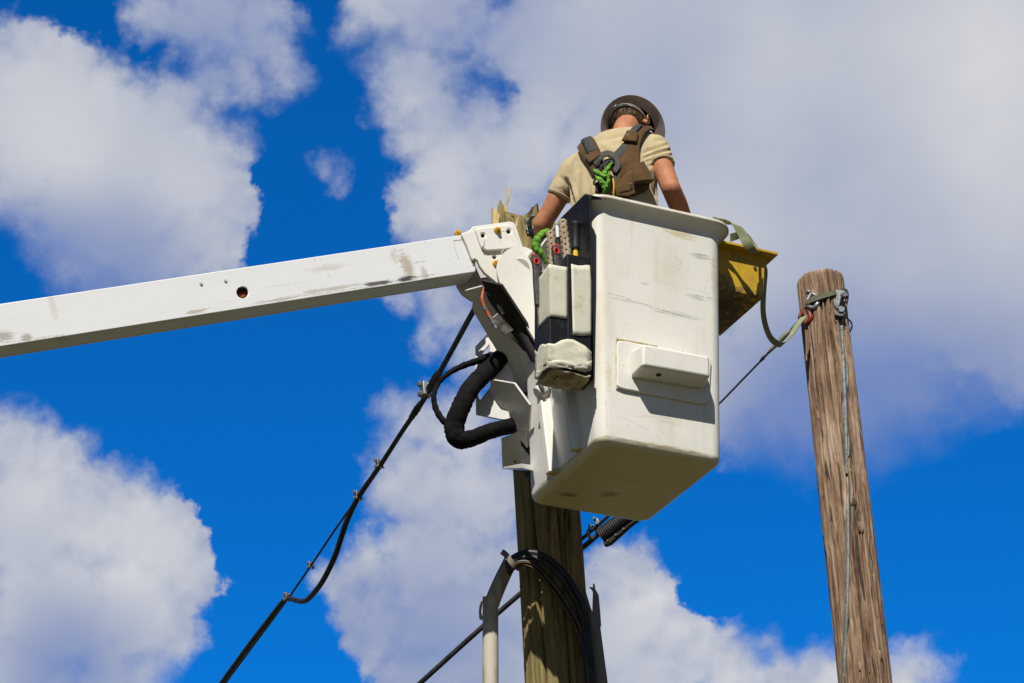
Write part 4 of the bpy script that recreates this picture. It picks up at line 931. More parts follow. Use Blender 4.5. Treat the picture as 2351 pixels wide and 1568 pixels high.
    # buckles low on the left
    for (x, y) in ((1376, 428), (1381, 437), (1378, 444)):
        p = onshirt(x, y, .022); b = MB(); b.box(p - Vector((.017, .006, .008)), (.034, .004, .004), (0, .014, 0), (0, 0, .015)); obj('buckle', b, M['rubber'], har, bevel=.003)
    # green lanyard end tied through the plate
    for pts, wv, r_ in ((((1406,388),(1402,398),(1394,408),(1384,420)), 0, .040), (((1376,402),(1384,410),(1394,414),(1402,410)), 0, .040), (((1380,414),(1388,424),(1394,433),(1396,444)), 0, .042), (((1404,402),(1405,416),(1402,430),(1396,444),(1393,452)), 0, .036)):
        b = MB(); b.tube(spline([onshirt(x, y, .040 + .006 * math.sin(i * 1.7)) for i, (x, y) in enumerate(pts)], 6), [r_ * .5, r_ * .9, r_, r_ * .6], 14, flat=.30, ripple=lambda i: 1 + .10 * math.sin(i * 1.1)); obj('lanyard_end', b, M['green'], har, smooth=180)
    b = MB(); b.tube(spline([onshirt(x, y, .03) for x, y in ((1411,418),(1413,436),(1412,452))], 5), .0045, 8); obj('lanyard_stitching', b, M['yellow_bolt'], har)
    cloth_strip('webbing', [(1411,404),(1411,420),(1410,436)], [(1423,402),(1425,414),(1421,428)], M['strap_dark'], .020, .004)
    cloth_strip('waist_belt', [(1384,452),(1384,466)], [(1500,470),(1498,492)], M['strap_dark'], .012, .006, 0, 14, 6)
    return bv
worker()

# ------------------------------------------------------------------ wooden poles
def pole(name, label, a_px, b_px, Y, r_top, r_bot_px, mat, cracks, top_fn=None, seed=1, below=0, nz=260, n=220, rough=.0022):
    top, lowp = at(*a_px, Y), at(*b_px, Y); ax = (top - lowp).normalized()
    foot = top - ax * (top.z / ax.z) - ax * .1
    t = thing(name, label, 'utility pole', foot + ax * .1, Vector((0, 0, 1)).rotation_difference(ax))
    u = (Vector((0, -1, 0)) - ax * ax.dot(Vector((0, -1, 0)))).normalized(); w = ax.cross(u)          # u faces the camera
    L = (top - foot).length; rs = np.random.default_rng(seed); b = MB(); rings = []
    ss = np.concatenate([np.linspace(0, L - 3.4, 30)[:-1], np.linspace(L - 3.4, L, nz)])
    ph = rs.uniform(0, 6.28, 12)
    for s in ss:
        d_ = L - s; r0 = r_top + (r_bot_px - r_top) * d_ / 2.4
        ring = []
        for j in range(n):
            th = 2 * math.pi * j / n
            lump = .003 * math.sin(3 * th + ph[0] + d_ * .8) + .002 * math.sin(7 * th + ph[1] - d_ * 1.7) + rough * math.sin(23 * th + ph[2] + 2 * math.sin(d_ * 1.3)) + rough * .8 * math.sin(41 * th + ph[3] + 3 * math.sin(d_ * .9 + 1))
            cr = 0
            for (tc, d0, d1_, wd, dp, wig) in cracks:
                if d0 - .06 < d_ < d1_ + .06:
                    e = abs(th - math.pi - (tc - math.pi) - wig * math.sin(d_ * 2.1 + tc * 9) - .012 * math.sin(d_ * 11 + tc)); e = min(e, 2 * math.pi - e)
                    fade = min(1, max(0, (d_ - d0 + .06) / .12)) * min(1, max(0, (d1_ + .06 - d_) / .12))
                    cr = max(cr, dp * fade * math.exp(-(e / wd) ** 2))
            r_ = r0 + lump - cr; h = s
            if top_fn and d_ < .6: h = min(s, L + top_fn(th)) if top_fn(th) < 0 else s + top_fn(th) * max(0, 1 - d_ / .5)
            elif not top_fn and d_ < .012: r_ -= (.012 - d_) * .8; h = s + .0015 * math.sin(5 * th + 1) + .0012 * math.sin(17 * th)
            ring.append(foot + ax * h + (u * math.cos(th) + w * math.sin(th)) * r_)
        rings.append(ring)
    b.loft(rings); bv = bvh_of(b); sh = obj('shaft', b, mat, t, smooth=60)
    return t, bv, ax, top, u, w, sh

PI = math.pi
# right hand pole
crk = [(.02, .35, 3.2, .045, .034, .03), (.55, 0, 1.1, .04, .024, .02), (-.28 + 2 * PI, 0, .9, .040, .024, .02), (.28, 1.1, 2.8, .040, .024, .03), (-.75 + 2 * PI, .1, 1.3, .040, .024, .02), (-.55 + 2 * PI, 1.2, 3.2, .040, .024, .03), (.85, .5, 2.4, .036, .02, .03), (-.12 + 2 * PI, 0, .5, .040, .024, .01), (.12, 0, .6, .036, .02, .01)]
tR, bvR, axR, topR, uR, wR, shR = pole('utility_pole', 'weathered brown utility pole with flat sawn top and steel cable down its face', (1885, 640), (1985, 1568), 11.0, .119, .1265, M['wood_grey'], crk, seed=3)
# knots on its face
for (x, y, r_) in ((1976, 1210, .022), (1958, 1150, .018), (1870, 1235, .016), (2022, 1505, .02), (1975, 1530, .018)):
    p = hit(bvR, x, y, -.0065)
    if p is not None:
        nn = (p - topR) - axR * (p - topR).dot(axR); nn.normalize(); b = MB()
        b.ball(p, 1, 10, (nn.cross(axR) * r_ * .7, axR * r_ * 1.5, nn * .0068)); obj('knot', b, M['wood_grey'], shR, smooth=180)
# broken pole behind the bucket
def broken(th):
    # th 0 faces the camera, pi/2 is to the viewer's left or right according to w
    q = 0.
    def tooth(c, wd, h): return h * max(0, 1 - abs(((th - c + PI) % (2 * PI) - PI)) / wd)
    q = .014 * math.sin(th * 9 + 1) + .012 * math.sin(th * 23) + .008 * math.sin(th * 51 + 2)
    return q + SIDE(tooth, th)
_w = None
def SIDE(tooth, th): return max(tooth(TL, .32, .10), tooth(TL + .30 * SG, .20, .085), tooth(TR_, .26, .085), tooth(PI, .5, .05)) 
_ax = (at(1213, 503, 10.80) - at(1281, 1568, 10.80)).normalized(); _u = (Vector((0, -1, 0)) - _ax * _ax.dot(Vector((0, -1, 0)))).normalized(); SG = 1 if _ax.cross(_u).x > 0 else -1
TL, TR_ = (-1.25 * SG) % (2 * PI), (.42 * SG + PI * 0) % (2 * PI)
TR_ = (.30 * SG) % (2 * PI)
crm = [(.35 * SG % (2 * PI), .4, 3.3, .040, .024, .03), (-.45 * SG % (2 * PI), .3, 3.3, .040, .024, .03), (-.8 * SG % (2 * PI), .8, 3.2, .02, .006, .02), (.02, 1.2, 3.2, .02, .006, .02)]
tM, bvM, axM, topM, uM, wM, shM = pole('broken_utility_pole', 'thick greenish treated pole behind the bucket with a splintered snapped top', (1213, 530), (1281, 1568), 10.80, .152, .1555, M['wood_green'], crm, broken, seed=8)
def shard(pts, Y, th, name='splinter', mat='wood_fresh', parent=None):
    b = MB(); b.slab([at(x, y, Y) for x, y in pts], Vector((.15, -1, 0)), th); return obj(name, b, M[mat], parent or tM, bevel=.002)
shard([(1131,520),(1130,473),(1133,476),(1135,484),(1139,475),(1143,487),(1147,492),(1146,520)], 10.71, .03)
shard([(1142,520),(1145,466),(1147,459),(1151,459),(1153,468),(1157,470),(1158,486),(1160,500),(1160,520)], 10.73, .03, mat='wood_green')
shard([(1154,520),(1157,474),(1161,477),(1166,482),(1166,492),(1169,500),(1171,520)], 10.77, .04)
shard([(1158,488),(1161,470),(1171.5,431),(1174,427),(1175.5,430),(1173,440),(1165,472),(1164,490)], 10.79, .012)
shard([(1153,490),(1157.5,440),(1162.3,403),(1162.7,404),(1158.5,442),(1155.5,490)], 10.80, .003)
shard([(1168,520),(1169,492),(1170,505),(1172,498),(1174,512),(1178,506),(1180,520)], 10.69, .02)
shard([(1183,520),(1185,503),(1190,499),(1195,502),(1199,500),(1201,512),(1201,520)], 10.66, .03)
shard([(1223,530),(1224,488),(1226,490),(1229.5,479),(1234,483),(1237,488),(1236,500),(1238,530)], 10.69, .03, mat='wood_green')
# steel bracket bolted near the broken top
def pole_bracket():
    t = thing('pole_bracket', 'galvanised steel bracket bolted to the broken pole beside the worker\'s elbow', 'bracket', at(1216, 520, 10.64))
    n = Vector((-.1, -1, -.1)).normalized(); Y = 10.63
    b = MB(); b.slab([at(x, y, Y) for x, y in ((1203,500),(1207,512),(1208,528),(1214,531),(1226,531),(1227,519),(1216,517),(1210,511),(1207,500))], Vector((0, -1, 0)), .03); obj('bracket_body', b, M['steel'], t, bevel=.005)
    b = MB(); b.slab([at(x, y, Y - .03) for x, y in ((1208,502),(1210,512),(1213,516),(1221,515),(1222,509),(1215,508),(1212,501))], Vector((0, -1, 0)), .03); obj('clamp_jaw', b, M['steel'], t, bevel=.004)
    b = MB(); b.tube([at(1213, 509, Y - .03), at(1221, 498, Y - .05)], .010, 12); b.disc(at(1221, 498, Y - .05), Vector((.4, -.5, .7)), .014, .01, 6); obj('bolt', b, M['steel'], t, bevel=.001)
    b = MB(); b.slab([at(x, y, Y + .005) for x, y in ((1206,526),(1210,536),(1216,538),(1228,536),(1228,528))], Vector((0, -1, 0)), .02); obj('bracket_foot', b, M['dark_steel'], t, bevel=.003)
pole_bracket()

# ------------------------------------------------------------------ cables
def plane_of(a, c): n = (c - a).cross(ZV).normalized(); return a, (n if n.dot(CAM - a) > 0 else -n)
def lash_clamp(x, y, P, n, label, s=1., tilt=0., big=False):
    p = pl(x, y, P, n); t = thing('cable_clamp', label, 'cable clamp', p, group='clamps along the left cable')
    a = (pl(x + 5, y - 8, P, n) - p).normalized(); sd = a.cross(n).normalized()
    b = MB(); b.box(p - a * .013 * s - sd * .022 * s + n * .006, a * .026 * s, sd * .044 * s, n * .012 * s); b.box(p - a * .011 * s - sd * .020 * s - n * .018, a * .022 * s, sd * .040 * s, n * .010 * s); obj('clamp_plate', b, M['dark_steel'] if not big else M['steel'], t, bevel=.003)
    for k in (-1, 1):
        b = MB(); q = p + sd * k * .017 * s; b.tube([q - n * .022 * s, q + n * .026 * s], .004 * s, 8); b.disc(q + n * .018 * s, n, .0085 * s, .008 * s, 6); obj('bolt', b, M['steel'], t)
    b = MB(); b.tube([p + sd * .018 * s, p + sd * .034 * s + a * .03 * s, p + sd * .036 * s + a * .012 * s], .0025 * s, 6); obj('tail', b, M['steel'], t)
def left_cable():
    P, n = plane_of(at(1195, 545, 10.78), at(515, 1565, 15.6)); q = lambda x, y, o=0.: pl(x, y, P, n) + n * o
    t = thing('overhead_cable', 'black overhead cable with a slack loop, running down left from behind the boom', 'cable', q(1088, 712))
    main = [q(*p) for p in ((1150,605),(1088,712),(1020,836),(977,911),(925,988),(876,1064),(824,1140),(799,1190),(783,1235),(767.5,1280.5),(740.5,1334.6),(713,1370),(698,1380),(684,1379.5),(661,1374),(646,1386),(612,1430),(578,1474),(528,1542),(480,1610),(380,1755))]
    b = MB(); b.tube(spline(main, 8), [.0155, .0155, .0155, .015, .014, .0145, .0165, .0175, .0175, .0175, .017, .017, .017, .017, .017, .017, .018, .018, .018, .018, .018], 14); obj('cable', b, M['cable'], t, smooth=180)
    b = MB(); b.tube(spline([q(x, y, .02) for x, y in ((1160,610),(1094,722),(1060,778),(1024,846),(1000,880))], 8), .008, 10, ripple=lambda i: 1 + .15 * math.sin(i * 1.4)); obj('messenger', b, M['cable'], t, smooth=180)
    b = MB(); b.tube([q(x, y, .0) for x, y in ((824,1138),(770,1215),(715.7,1296),(666,1368),(641,1402),(607,1448),(578,1487),(528,1554),(380,1772))], .0068, 10); obj('messenger', b, M['cable'], t, smooth=180)
    for (x0, y0, x1, y1, r_) in ((1010, 852, 985, 893, .024), (966, 926, 945, 958, .021)): b = MB(); b.tube(spline([q(x0, y0), q((x0 + x1) / 2, (y0 + y1) / 2), q(x1, y1)], 5), [r_ * .8, r_, r_ * .8], 14, ripple=lambda i: 1 + .08 * math.sin(i * 2.1)); obj('heat_shrink', b, M['rubber'], t, smooth=180)
    lash_clamp(980, 896, P, n, 'large silver clamp on the left cable just beside the hose sleeves', 2.0, big=True)
    lash_clamp(872, 1065, P, n, 'clamp on the left cable, next below the large silver one', 1.25)
    lash_clamp(823, 1138, P, n, 'clamp where the slack loop leaves the left cable at its upper end', 1.25)
    lash_clamp(714, 1298, P, n, 'small silver clamp alone on the thin wire beside the slack loop', 1.0)
    lash_clamp(661, 1371, P, n, 'clamp where the slack loop rejoins the left cable at its lower end', 1.2)
left_cable()
def right_cable():
    P, n = plane_of(at(1838, 735, 10.86), at(965, 1568, 11.75)); q = lambda x, y, o=0.: pl(x, y, P, n) + n * o
    t = thing('span_cable', 'black cable passing behind the broken pole and under the bucket', 'cable', q(1195, 1363))
    b = MB(); b.tube(spline([q(x, y) for x, y in ((760,1752),(965,1568),(1080,1464),(1195,1363),(1265,1312),(1333,1261),(1385,1217),(1420,1190))], 8), .0135, 14); obj('cable', b, M['cable'], t, smooth=180)
    b = MB(); b.tube([q(x, y, .0) for x, y in ((1195,1350),(1333,1240),(1395,1186),(1470,1108),(1560,1018),(1660,918),(1750,825),(1788,786),(1838,733))], [.0095, .0095, .0095, .006, .0052, .0052, .0052, .006, .007], 10)
    obj('guy_wire', b, M['cable'], t, smooth=180)
    b = MB(); b.tube([q(1815, 757), q(1800, 772), q(1787, 786), q(1775, 798), q(1762, 812)], [.010, .014, .014, .011, .006], 12); obj('wire_grip', b, pbr('grip_grey', (.17, .17, .13), .7), t, smooth=180)
    b = MB(); b.tube(spline([q(1758, 815), q(1752, 822), q(1745, 830)], 4), [.006, .0095, .006], 10); obj('heat_shrink', b, M['rubber'], t, smooth=180)
    # splice closure
    c = thing('splice_closure', 'black ribbed cable splice closure under the back edge of the bucket', 'splice closure', q(1410, 1215))
    a0, a1 = q(1381, 1232, .0), q(1470, 1165, .0); ax = (a1 - a0).normalized(); L = (a1 - a0).length + .12; b = MB()
    b.tube([a0 + ax * L * i / 120 for i in range(121)], .046, 22, ripple=lambda i: 1 + .07 * math.cos(i * 2 * PI / 4)); obj('ribbed_body', b, M['rubber'], c, smooth=180)
    sd = ax.cross(n).normalized()
    if sd.z > 0: sd = -sd
    b = MB(); b.slab([a0 + sd * .03 + n * .02, a0 + ax * L + sd * .03 + n * .02, a0 + ax * L + sd * .060 + n * .02, a0 + ax * .16 + sd * .058 + n * .02, a0 + ax * .02 + sd * .072 + n * .02, a0 - ax * .012 + sd * .062 + n * .02], n, .03); obj('flange', b, M['rubber'], c, bevel=.003)
    for k in (.02, .07, .12, .2): b = MB(); b.disc(a0 + ax * k + sd * .055 + n * .021, n, .006, .006, 8); obj('bolt', b, M['dark_steel'], c)
    h = thing('cable_hanger', 'bent steel hanger strap joining the two cables just right of the broken pole', 'hanger', q(1360, 1222))
    b = MB(); b.ribbon(spline([q(1355, 1214, .012), q(1354, 1222, .02), q(1356, 1234, .02), q(1361, 1239, .01), q(1367, 1234, -.01), q(1369, 1222, -.015), q(1366, 1211, -.005), q(1358, 1209, .01)], 4), [sd.cross(n) * .0 + Vector((.016, -.012, .004))] * 29, .003); obj('strap', b, M['steel'], h)
    b = MB(); b.disc(q(1357, 1210, .012), n, .010, .008, 6); obj('bolt', b, M['steel'], h)
    k = thing('wire_clamp', 'small silver wire clamp on the upper wire beside the ribbed closure', 'cable clamp', q(1373, 1198))
    b = MB(); p = q(1372, 1199); b.box(p - ax * .012 - sd * .016 + n * .002, ax * .024, sd * .032, n * .014); obj('clamp_plate', b, M['steel'], k, bevel=.003)
    for s in (-1, 1): b = MB(); b.tube([p + sd * .022 * s - n * .01, p + sd * .018 * s + n * .03], .004, 8); b.disc(p + sd * .018 * s + n * .018, n, .008, .008, 6); obj('bolt', b, M['steel'], k)
right_cable()

# ------------------------------------------------------------------ conduit, guard and the cable loop on the broken pole
def conduit():
    Y = 10.60
    t = thing('conduit_riser', 'grey plastic conduit with its top end cracked open, left of the broken pole', 'conduit', at(1126, 1568, Y) - ZV * .3)
    a = at(1126, 1373, Y); c = at(1126.5, 1900, Y); n = 28; b = MB(); rings = []
    top = lambda th: .006 * math.sin(3 * th) + .004 * math.sin(7 * th + 1)
    ax = (a - c).normalized(); u = Vector((0, -1, 0)); u = (u - ax * u.dot(ax)).normalized(); w = ax.cross(u)
    rg = lambda p, r_, e=0: [p + (u * math.cos(2 * PI * i / n) + w * math.sin(2 * PI * i / n)) * r_ + ax * (top(2 * PI * i / n) * e) for i in range(n)]
    b.loft([rg(c, .037), rg(a - ax * .12, .037), rg(a - ax * .002, .037), rg(a, .037, 1), rg(a, .033, 1), rg(a - ax * .15, .033), rg(c, .033)], (False, False)); obj('pipe', b, M['conduit'], t, smooth=50)
    # cracked bend: open shell leaning in to the pole
    p0, p1 = at(1128, 1388, Y + .035), at(1171, 1291, Y + .02); ax = (p1 - p0).normalized(); u = Vector((0, -1, 0)); u = (u - ax * u.dot(ax)).normalized(); w = ax.cross(u)
    pm = at(1144, 1343, Y + .03); bz = lambda s: p0 * (1 - s) ** 2 + pm * 2 * s * (1 - s) + p1 * s * s
    b = MB(); rows = []; k = 26
    for j in range(12):
        s = j / 11; r_ = .037 - .003 * s; row = []
        for i in range(k):
            th = -2.45 + 4.9 * i / (k - 1)
            e = 0
            if j == 0: e = -.020 * math.cos(th) + .012 * math.sin(5 * th)
            if j == 11: e = .014 * math.sin(4 * th) + .012 * math.sin(9 * th)
            row.append(bz(s) + ax * e + (u * math.cos(th) + w * math.sin(th)) * r_)
        rows.append(row)
    b.grid(rows); o = obj('cracked_bend', b, M['conduit'], t, smooth=50); s = o.modifiers.new('thick', 'SOLIDIFY'); s.thickness = .004
    b = MB(); b.tube([bz(q) + (u * math.cos(th) + w * math.sin(th)) * .0372 for q, th in ((.15, -.9), (.3, -.86), (.5, -.92), (.7, -.82), (.9, -.75))] if w.x > 0 else [bz(q) + (u * math.cos(th) + w * math.sin(th)) * .0372 for q, th in ((.15, .9), (.3, .86), (.5, .92), (.7, .82), (.9, .75))], .0012, 5); obj('crack', b, M['rubber'], t)
    b = MB(); b.slab([at(x, y, Y + .01) for x, y in ((1108,1378),(1101,1384),(1099,1405),(1100,1421),(1106,1424),(1108,1418),(1104,1404))], Vector((-.6, -1, 0)), .004); obj('broken_flap', b, M['conduit'], t, bevel=.001)
    s = thing('pipe_strap', 'steel pipe strap with a bolt hole holding the cracked conduit end to the pole', 'strap', at(1175, 1285, Y))
    pth = spline([at(1152, 1266, Y - .02), at(1163, 1275, Y - .045), at(1172, 1288, Y - .052), at(1182, 1299, Y - .04), at(1194, 1306, Y + .0)], 5)
    b = MB(); b.ribbon(pth, [Vector((.016, .0, .024))] * len(pth), .003); obj('strap_band', b, M['conduit_dark'], s, bevel=.001)
    b = MB(); b.disc(at(1156.5, 1269, Y - .033), Vector((0, -1, -.4)), .0055, .003, 12); obj('bolt', b, M['steel'], s)
    # cables arching over to the other guard
    t = thing('cable_loop', 'three black cables arching across the broken pole from the conduit to the split guard', 'cable', at(1250, 1300, 10.4))
    f = 10.60
    for pts, r_, dz in ((((1150,1320),(1172,1288),(1196,1273),(1226,1270),(1257,1283),(1290,1311),(1316,1347),(1336,1386),(1346,1430),(1356,1520),(1362,1640)), .0175, 0), (((1152,1325),(1176,1293),(1200,1281),(1228,1281),(1258,1297),(1288,1326),(1310,1362),(1329,1400),(1341,1450),(1350,1520),(1358,1640)), .014, .02), (((1154,1330),(1180,1298),(1203,1290),(1229,1298),(1256,1324),(1281,1354),(1302,1386),(1320,1416),(1334,1452),(1346,1520),(1354,1640)), .012, .03), (((1156,1334),(1182,1303),(1203,1296),(1226,1306),(1252,1334),(1276,1365),(1298,1400),(1316,1432),(1330,1466),(1344,1530),(1350,1640)), .0085, .02)):
        n_ = len(pts); path = spline([at(x, y, f - .03 * math.sin(PI * min(1, i / 7)) - dz * .5 + (.05 if i in (0, n_ - 1) else .02 if i > 7 else 0)) for i, (x, y) in enumerate(pts)], 8)
        b = MB(); b.tube(path, r_, 12); cb = obj('cable', b, M['cable'], t, smooth=180)
        if dz >= .02 and r_ < .013: b = MB(); b.tube([p + Vector((0.001, -r_ * .86, -r_ * .45)) for p in path[6:]], .0013, 5); obj('stripe', b, M['orange_line'], cb)
    # split guard on the right
    t = thing('cable_guard', 'grey half round cable guard torn open at its top, right of the broken pole', 'cable guard', at(1382, 1568, 10.5) - ZV * .3)
    pb, pt = at(1420, 1900, 10.68), at(1352, 1395, 10.68); ax = (pt - pb).normalized(); u = Vector((0, -1, 0)); u = (u - ax * u.dot(ax)).normalized(); w = ax.cross(u); sg = 1 if w.x > 0 else -1
    b = MB(); k = 30; rows = []; L = (pt - pb).length
    for j in range(34):
        row = []
        for i in range(k):
            th = (-1.75 + 3.5 * i / (k - 1)) * sg; x = math.sin(th) * sg
            tip = .095 * math.exp(-((x + .28) / .26) ** 2) + (.0 if x < .3 else .115 * math.exp(-((x - .95) / .35) ** 2)) - .035 * math.exp(-((x - .28) / .14) ** 2)
            s = min(L * j / 33 * 1.0, L)
            q = s + tip * max(0, (s / L - .55) / .45) ** 2
            op = 1 + .12 * max(0, s / L - .6) * x
            row.append(pb + ax * q + (u * math.cos(th) * .030 + w * math.sin(th) * .0405 * op))
        rows.append(row)
    b.grid(rows); o = obj('guard_shell', b, M['conduit_dark'], t, smooth=60); s = o.modifiers.new('thick', 'SOLIDIFY'); s.thickness = .004
    b = MB(); tp = [(1366,1420),(1368,1392),(1364,1366),(1358,1354),(1352,1348.5),(1355,1347),(1363,1349),(1370,1358),(1374,1366),(1377,1400),(1380,1440)]
    b.slab([at(x, y, 10.66) for x, y in tp], Vector((-.5, -1, 0)), .005); obj('torn_strip', b, M['conduit_dark'], t, bevel=.001)
conduit()

# ------------------------------------------------------------------ hardware on the right hand pole
def on_pole(x, y, off, bv=bvR, Y=11.0):
    p = hit(bv, x, y, off)
    return p if p is not None else at(x, y, Y)
def right_hardware():
    # sling wrapped round the pole under its top
    t = thing('pole_sling', 'olive fabric sling wrapped round the top of the weathered pole', 'sling', on_pole(1905, 680, 0))
    pc = lambda th, h, r_: topR - axR * h + (uR * math.cos(th) + wR * math.sin(th)) * r_
    sg = 1 if wR.x > 0 else -1
    pr = on_pole(1938, 668, .01); pl_ = on_pole(1868, 690, .012)
    hgt = lambda p: (topR - p).dot(axR)
    hr_, hl_ = hgt(pr), hgt(pl_)
    for (dz, wd, off) in ((0, .022, .006), (.010, .016, .010)):
        path, wids = [], []
        for i in range(61):
            th = -PI * .30 + (PI * .30 + PI * .5) * min(1, i / 24) if i <= 24 else PI * .5 + (i - 24) / 36 * PI * 1.05
            x = math.sin(th); h = hl_ + (hr_ - hl_) * (x + .75) / 1.6 if i <= 24 else hr_ + (hl_ + .05 - hr_) * (i - 24) / 36
            h += dz + .012 * math.cos(th * 2)
            path.append(pc(th * sg, h, .1215 + off)); wids.append(axR * wd)
        b = MB(); b.ribbon(path, wids, .004); obj('sling_band', b, M['sling_old'], t, smooth=60)
    # shackle
    s = thing('shackle', 'steel bow shackle hanging from the olive sling on the weathered pole', 'shackle', on_pole(1868, 692, .03))
    A, Cc = on_pole(1862, 674, .035), on_pole(1883, 686, .045); bot1, bot2 = on_pole(1853, 693, .04), on_pole(1868, 707, .05)
    b = MB(); b.tube(spline([A, A.lerp(bot1, .5), bot1, on_pole(1856, 703, .045), bot2, on_pole(1876, 699, .05), Cc], 6), [.010, .011, .012, .013, .013, .012, .010], 12); obj('bow', b, M['steel'], s, smooth=180)
    ax = (Cc - A).normalized(); b = MB(); b.tube([A - ax * .012, Cc + ax * .014], .0085, 12); b.tube([Cc + ax * .012, Cc + ax * .026], .017, 14); b.tube([A - ax * .02, A - ax * .004], .016, 14); b.tube([A + ax * .012, Cc - ax * .012], .0165, 14); obj('pin', b, M['dark_steel'], s, bevel=.0015)
    b = MB(); q = on_pole(1864, 693, .035); b.disc(q, Vector((-.3, -.9, -.3)), .012, .012, 6); obj('nut', b, M['steel'], s, bevel=.001)
    # red hook
    k = thing('sling_hook', 'worn red steel hook between the shackle and the green webbing strap', 'hook', on_pole(1852, 722, .04))
    b = MB(); b.tube(spline([on_pole(1850, 706, .045), on_pole(1858, 718, .06), on_pole(1861, 730, .065), on_pole(1856, 740, .06), on_pole(1848, 745, .055), on_pole(1842, 738, .05)], 6), [.006, .010, .014, .013, .010, .006], 12)
    wr = pbr('worn_red', (.24, .03, .015), .45, .2, (.10, .05, .04), 26, .45, .55); obj('hook_body', b, wr, k, smooth=180)
    b = MB(); b.tube(spline([on_pole(1850, 706, .04), on_pole(1842, 716, .04), at(1837, 724, 10.87), at(1834, 733, 10.87)], 6), [.007, .009, .010, .006], 12); obj('latch', b, wr, k, smooth=180)
    # cable clamp
    c = thing('guy_clamp', 'galvanised clamp with two bolts at the top of the steel cable', 'cable clamp', on_pole(1930, 690, .02))
    f = lambda x, y, o: on_pole(min(x, 1938), y, 0) * 0 + at(x, y, (on_pole(1925, y, 0)).y - o)
    b = MB(); b.slab([f(x, y, .035) for x, y in ((1917,666),(1922,664),(1938,666),(1947,674),(1949,680),(1946,681),(1941,675),(1938,671),(1933,676),(1930,690),(1928,700),(1924,709),(1920,706),(1917,690),(1920,676))], Vector((0, -1, 0)), .03); obj('jaw', b, M['steel'], c, bevel=.004)
    b = MB(); b.disc(f(1935, 680, .03), Vector((.2, -1, -.1)), .016, .03, 6); obj('bolt', b, M['steel'], c, bevel=.002)
    b = MB(); b.disc(f(1931, 714, .02), Vector((0, -1, -.1)), .017, .028, 20); obj('bolt', b, M['steel'], c, bevel=.002)
    b = MB(); b.slab([f(x, y, .03) for x, y in ((1914,714),(1919,711),(1926,716),(1938,714),(1938,724),(1928,726),(1917,722))], Vector((0, -1, 0)), .02); obj('foot', b, M['dark_steel'], c, bevel=.003)
    # stranded steel cable down the face
    g = thing('steel_cable', 'twisted galvanised steel cable hanging down the face of the weathered pole', 'cable', on_pole(1942, 1000, .01))
    def strand(pts, r_, off, name='strand', mat=M['cable_steel'], lay=None, step=10):
        path = spline([on_pole(x, y, off) for x, y in pts], step)
        b = MB()
        if lay:
            rs_ = r_ * .52; dist = [0]
            for i in range(1, len(path)): dist.append(dist[-1] + (path[i] - path[i - 1]).length)
            N_ = int(dist[-1] / .005); pp = [Vector([np.interp(dist[-1] * i / N_, dist, [p[k_] for p in path]) for k_ in range(3)]) for i in range(N_ + 1)]
            for m_ in range(5):
                hel = []
                for i, p in enumerate(pp):
                    tt = (pp[min(i + 1, N_)] - pp[max(i - 1, 0)]).normalized(); u_ = tt.orthogonal().normalized(); u_ = Vector((1, 0, 0)) - tt * tt.x; u_.normalize(); w_ = tt.cross(u_); a = 2 * PI * (m_ / 5 + i * .005 / lay)
                    hel.append(p + (u_ * math.cos(a) + w_ * math.sin(a)) * r_ * .56)
                b.tube(hel, rs_, 6)
        else: b.tube(path, r_, 8)
        return obj(name, b, mat, g, smooth=180)
    strand([(1915.6,688),(1919,705),(1926,727),(1931,745)], .0075, .022, lay=.06)
    strand([(1944,690),(1940,712),(1934,733),(1931.5,747)], .0075, .024, lay=.06)
    strand([(1931.5,745),(1934,790),(1936.7,844),(1938.5,890),(1940,928),(1942,997),(1943,1040),(1943.6,1072)], .0112, .014, lay=.075)
    strand([(1943.6,1092),(1945,1103),(1946.4,1182),(1947,1273),(1945,1364.7),(1942,1441),(1936,1565),(1932,1640)], .0100, .014, lay=.075)
    strand([(1934,730),(1929,742),(1922,766),(1925,785),(1932,803),(1943.5,846),(1944,893),(1936,928),(1938,976),(1948,1004),(1948,1050)], .0042, .020, 'wire')
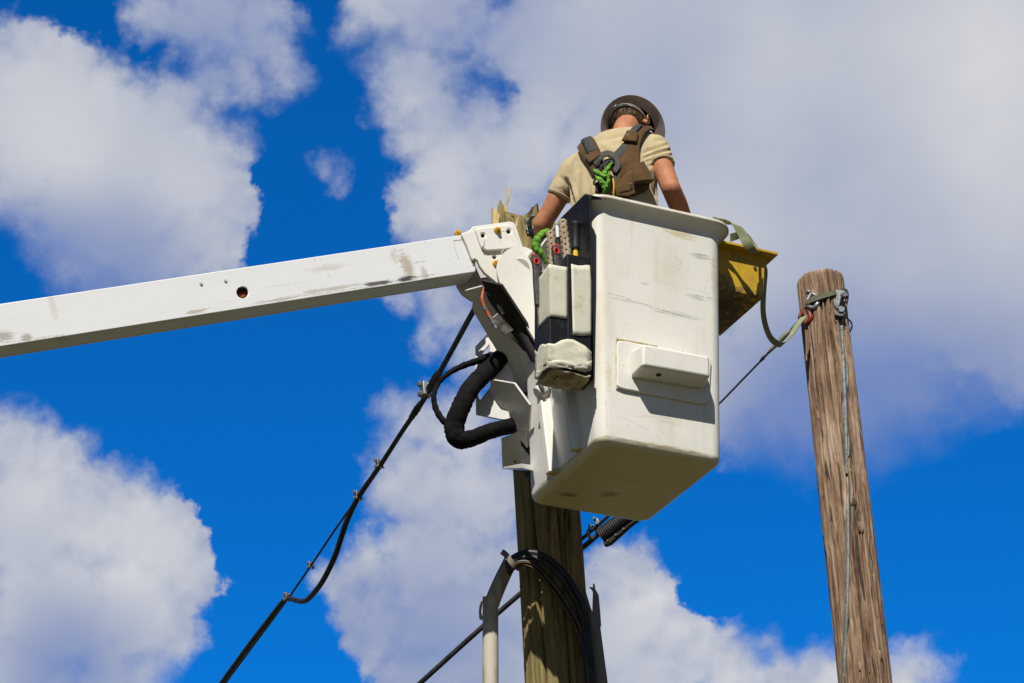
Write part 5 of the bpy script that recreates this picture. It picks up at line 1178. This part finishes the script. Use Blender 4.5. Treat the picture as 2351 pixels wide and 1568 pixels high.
    strand([(1937,733),(1947,733),(1954,740),(1956,750),(1951,763)], .0042, .02, 'wire', M['cable'])
    p = on_pole(1943, 1082, .018); b = MB(); b.box(p - Vector((.024, .008, .010)), (.048, 0, 0), (0, .018, 0), (0, .003, .022)); b.tube([p - Vector((.03, .004, 0)), p + Vector((.03, -.004, 0))], .006, 8); b.tube([p + Vector((0, -.008, -.02)), p + Vector((0, -.008, .026))], .011, 10)
    obj('end_clamp', b, M['steel'], g, bevel=.002)
right_hardware()

# ------------------------------------------------------------------ green webbing strap from the bucket to the hook
def strap():
    t = thing('webbing_strap', 'pale green webbing strap slung from the bucket rim over the yellow bin', 'strap', at(1735, 575, 9.9))
    Yb = 9.66
    pts = [(1640,503,9.70),(1660,508,9.69),(1676,510,9.68),(1692,519,9.68),(1706,541,9.69),(1718,562,9.70),(1729,577,9.73),(1738,577,9.80)]
    def rib(pts, wv, n=6):
        path = spline([at(*p) for p in pts], n); w = []
        for i in range(len(path)):
            q = i / (len(path) - 1) * (len(wv) - 1); k = min(int(q), len(wv) - 2); w.append(Vector(wv[k]).lerp(Vector(wv[k + 1]), q - k))
        b = MB(); b.ribbon(path, w, .004); obj('band', b, M['sling'], t, smooth=60)
    rib(pts, [(.02, .04, .0), (.03, .035, -.01), (.04, .01, -.02), (.044, -.0, .0), (.045, 0, .01), (.040, 0, .016), (.03, .02, .03)])
    rib([(1676,546,9.78),(1690,542,9.84),(1704,540,9.90),(1722,556,9.94),(1740,580,9.95)], [(0, .0, .044), (.01, .0, .043), (.02, 0, .04), (.03, .02, .02)])
    rib([(1738,577,9.80),(1748,590,9.99),(1757,617,10.05),(1754,660,10.10),(1752,712,10.15),(1759,752,10.25),(1773,780,10.40),(1795,791,10.55),(1815,772,10.68),(1832,745,10.78),(1846,727,10.84)], [(.02, .03, .02), (.02, .035, 0), (.022, .03, 0), (.024, .03, 0), (.026, .03, .006), (.03, .026, .012), (.026, .02, .030), (.026, .01, .034), (.036, .0, .022), (.040, 0, .018), (.040, 0, .014)], 8)
strap()
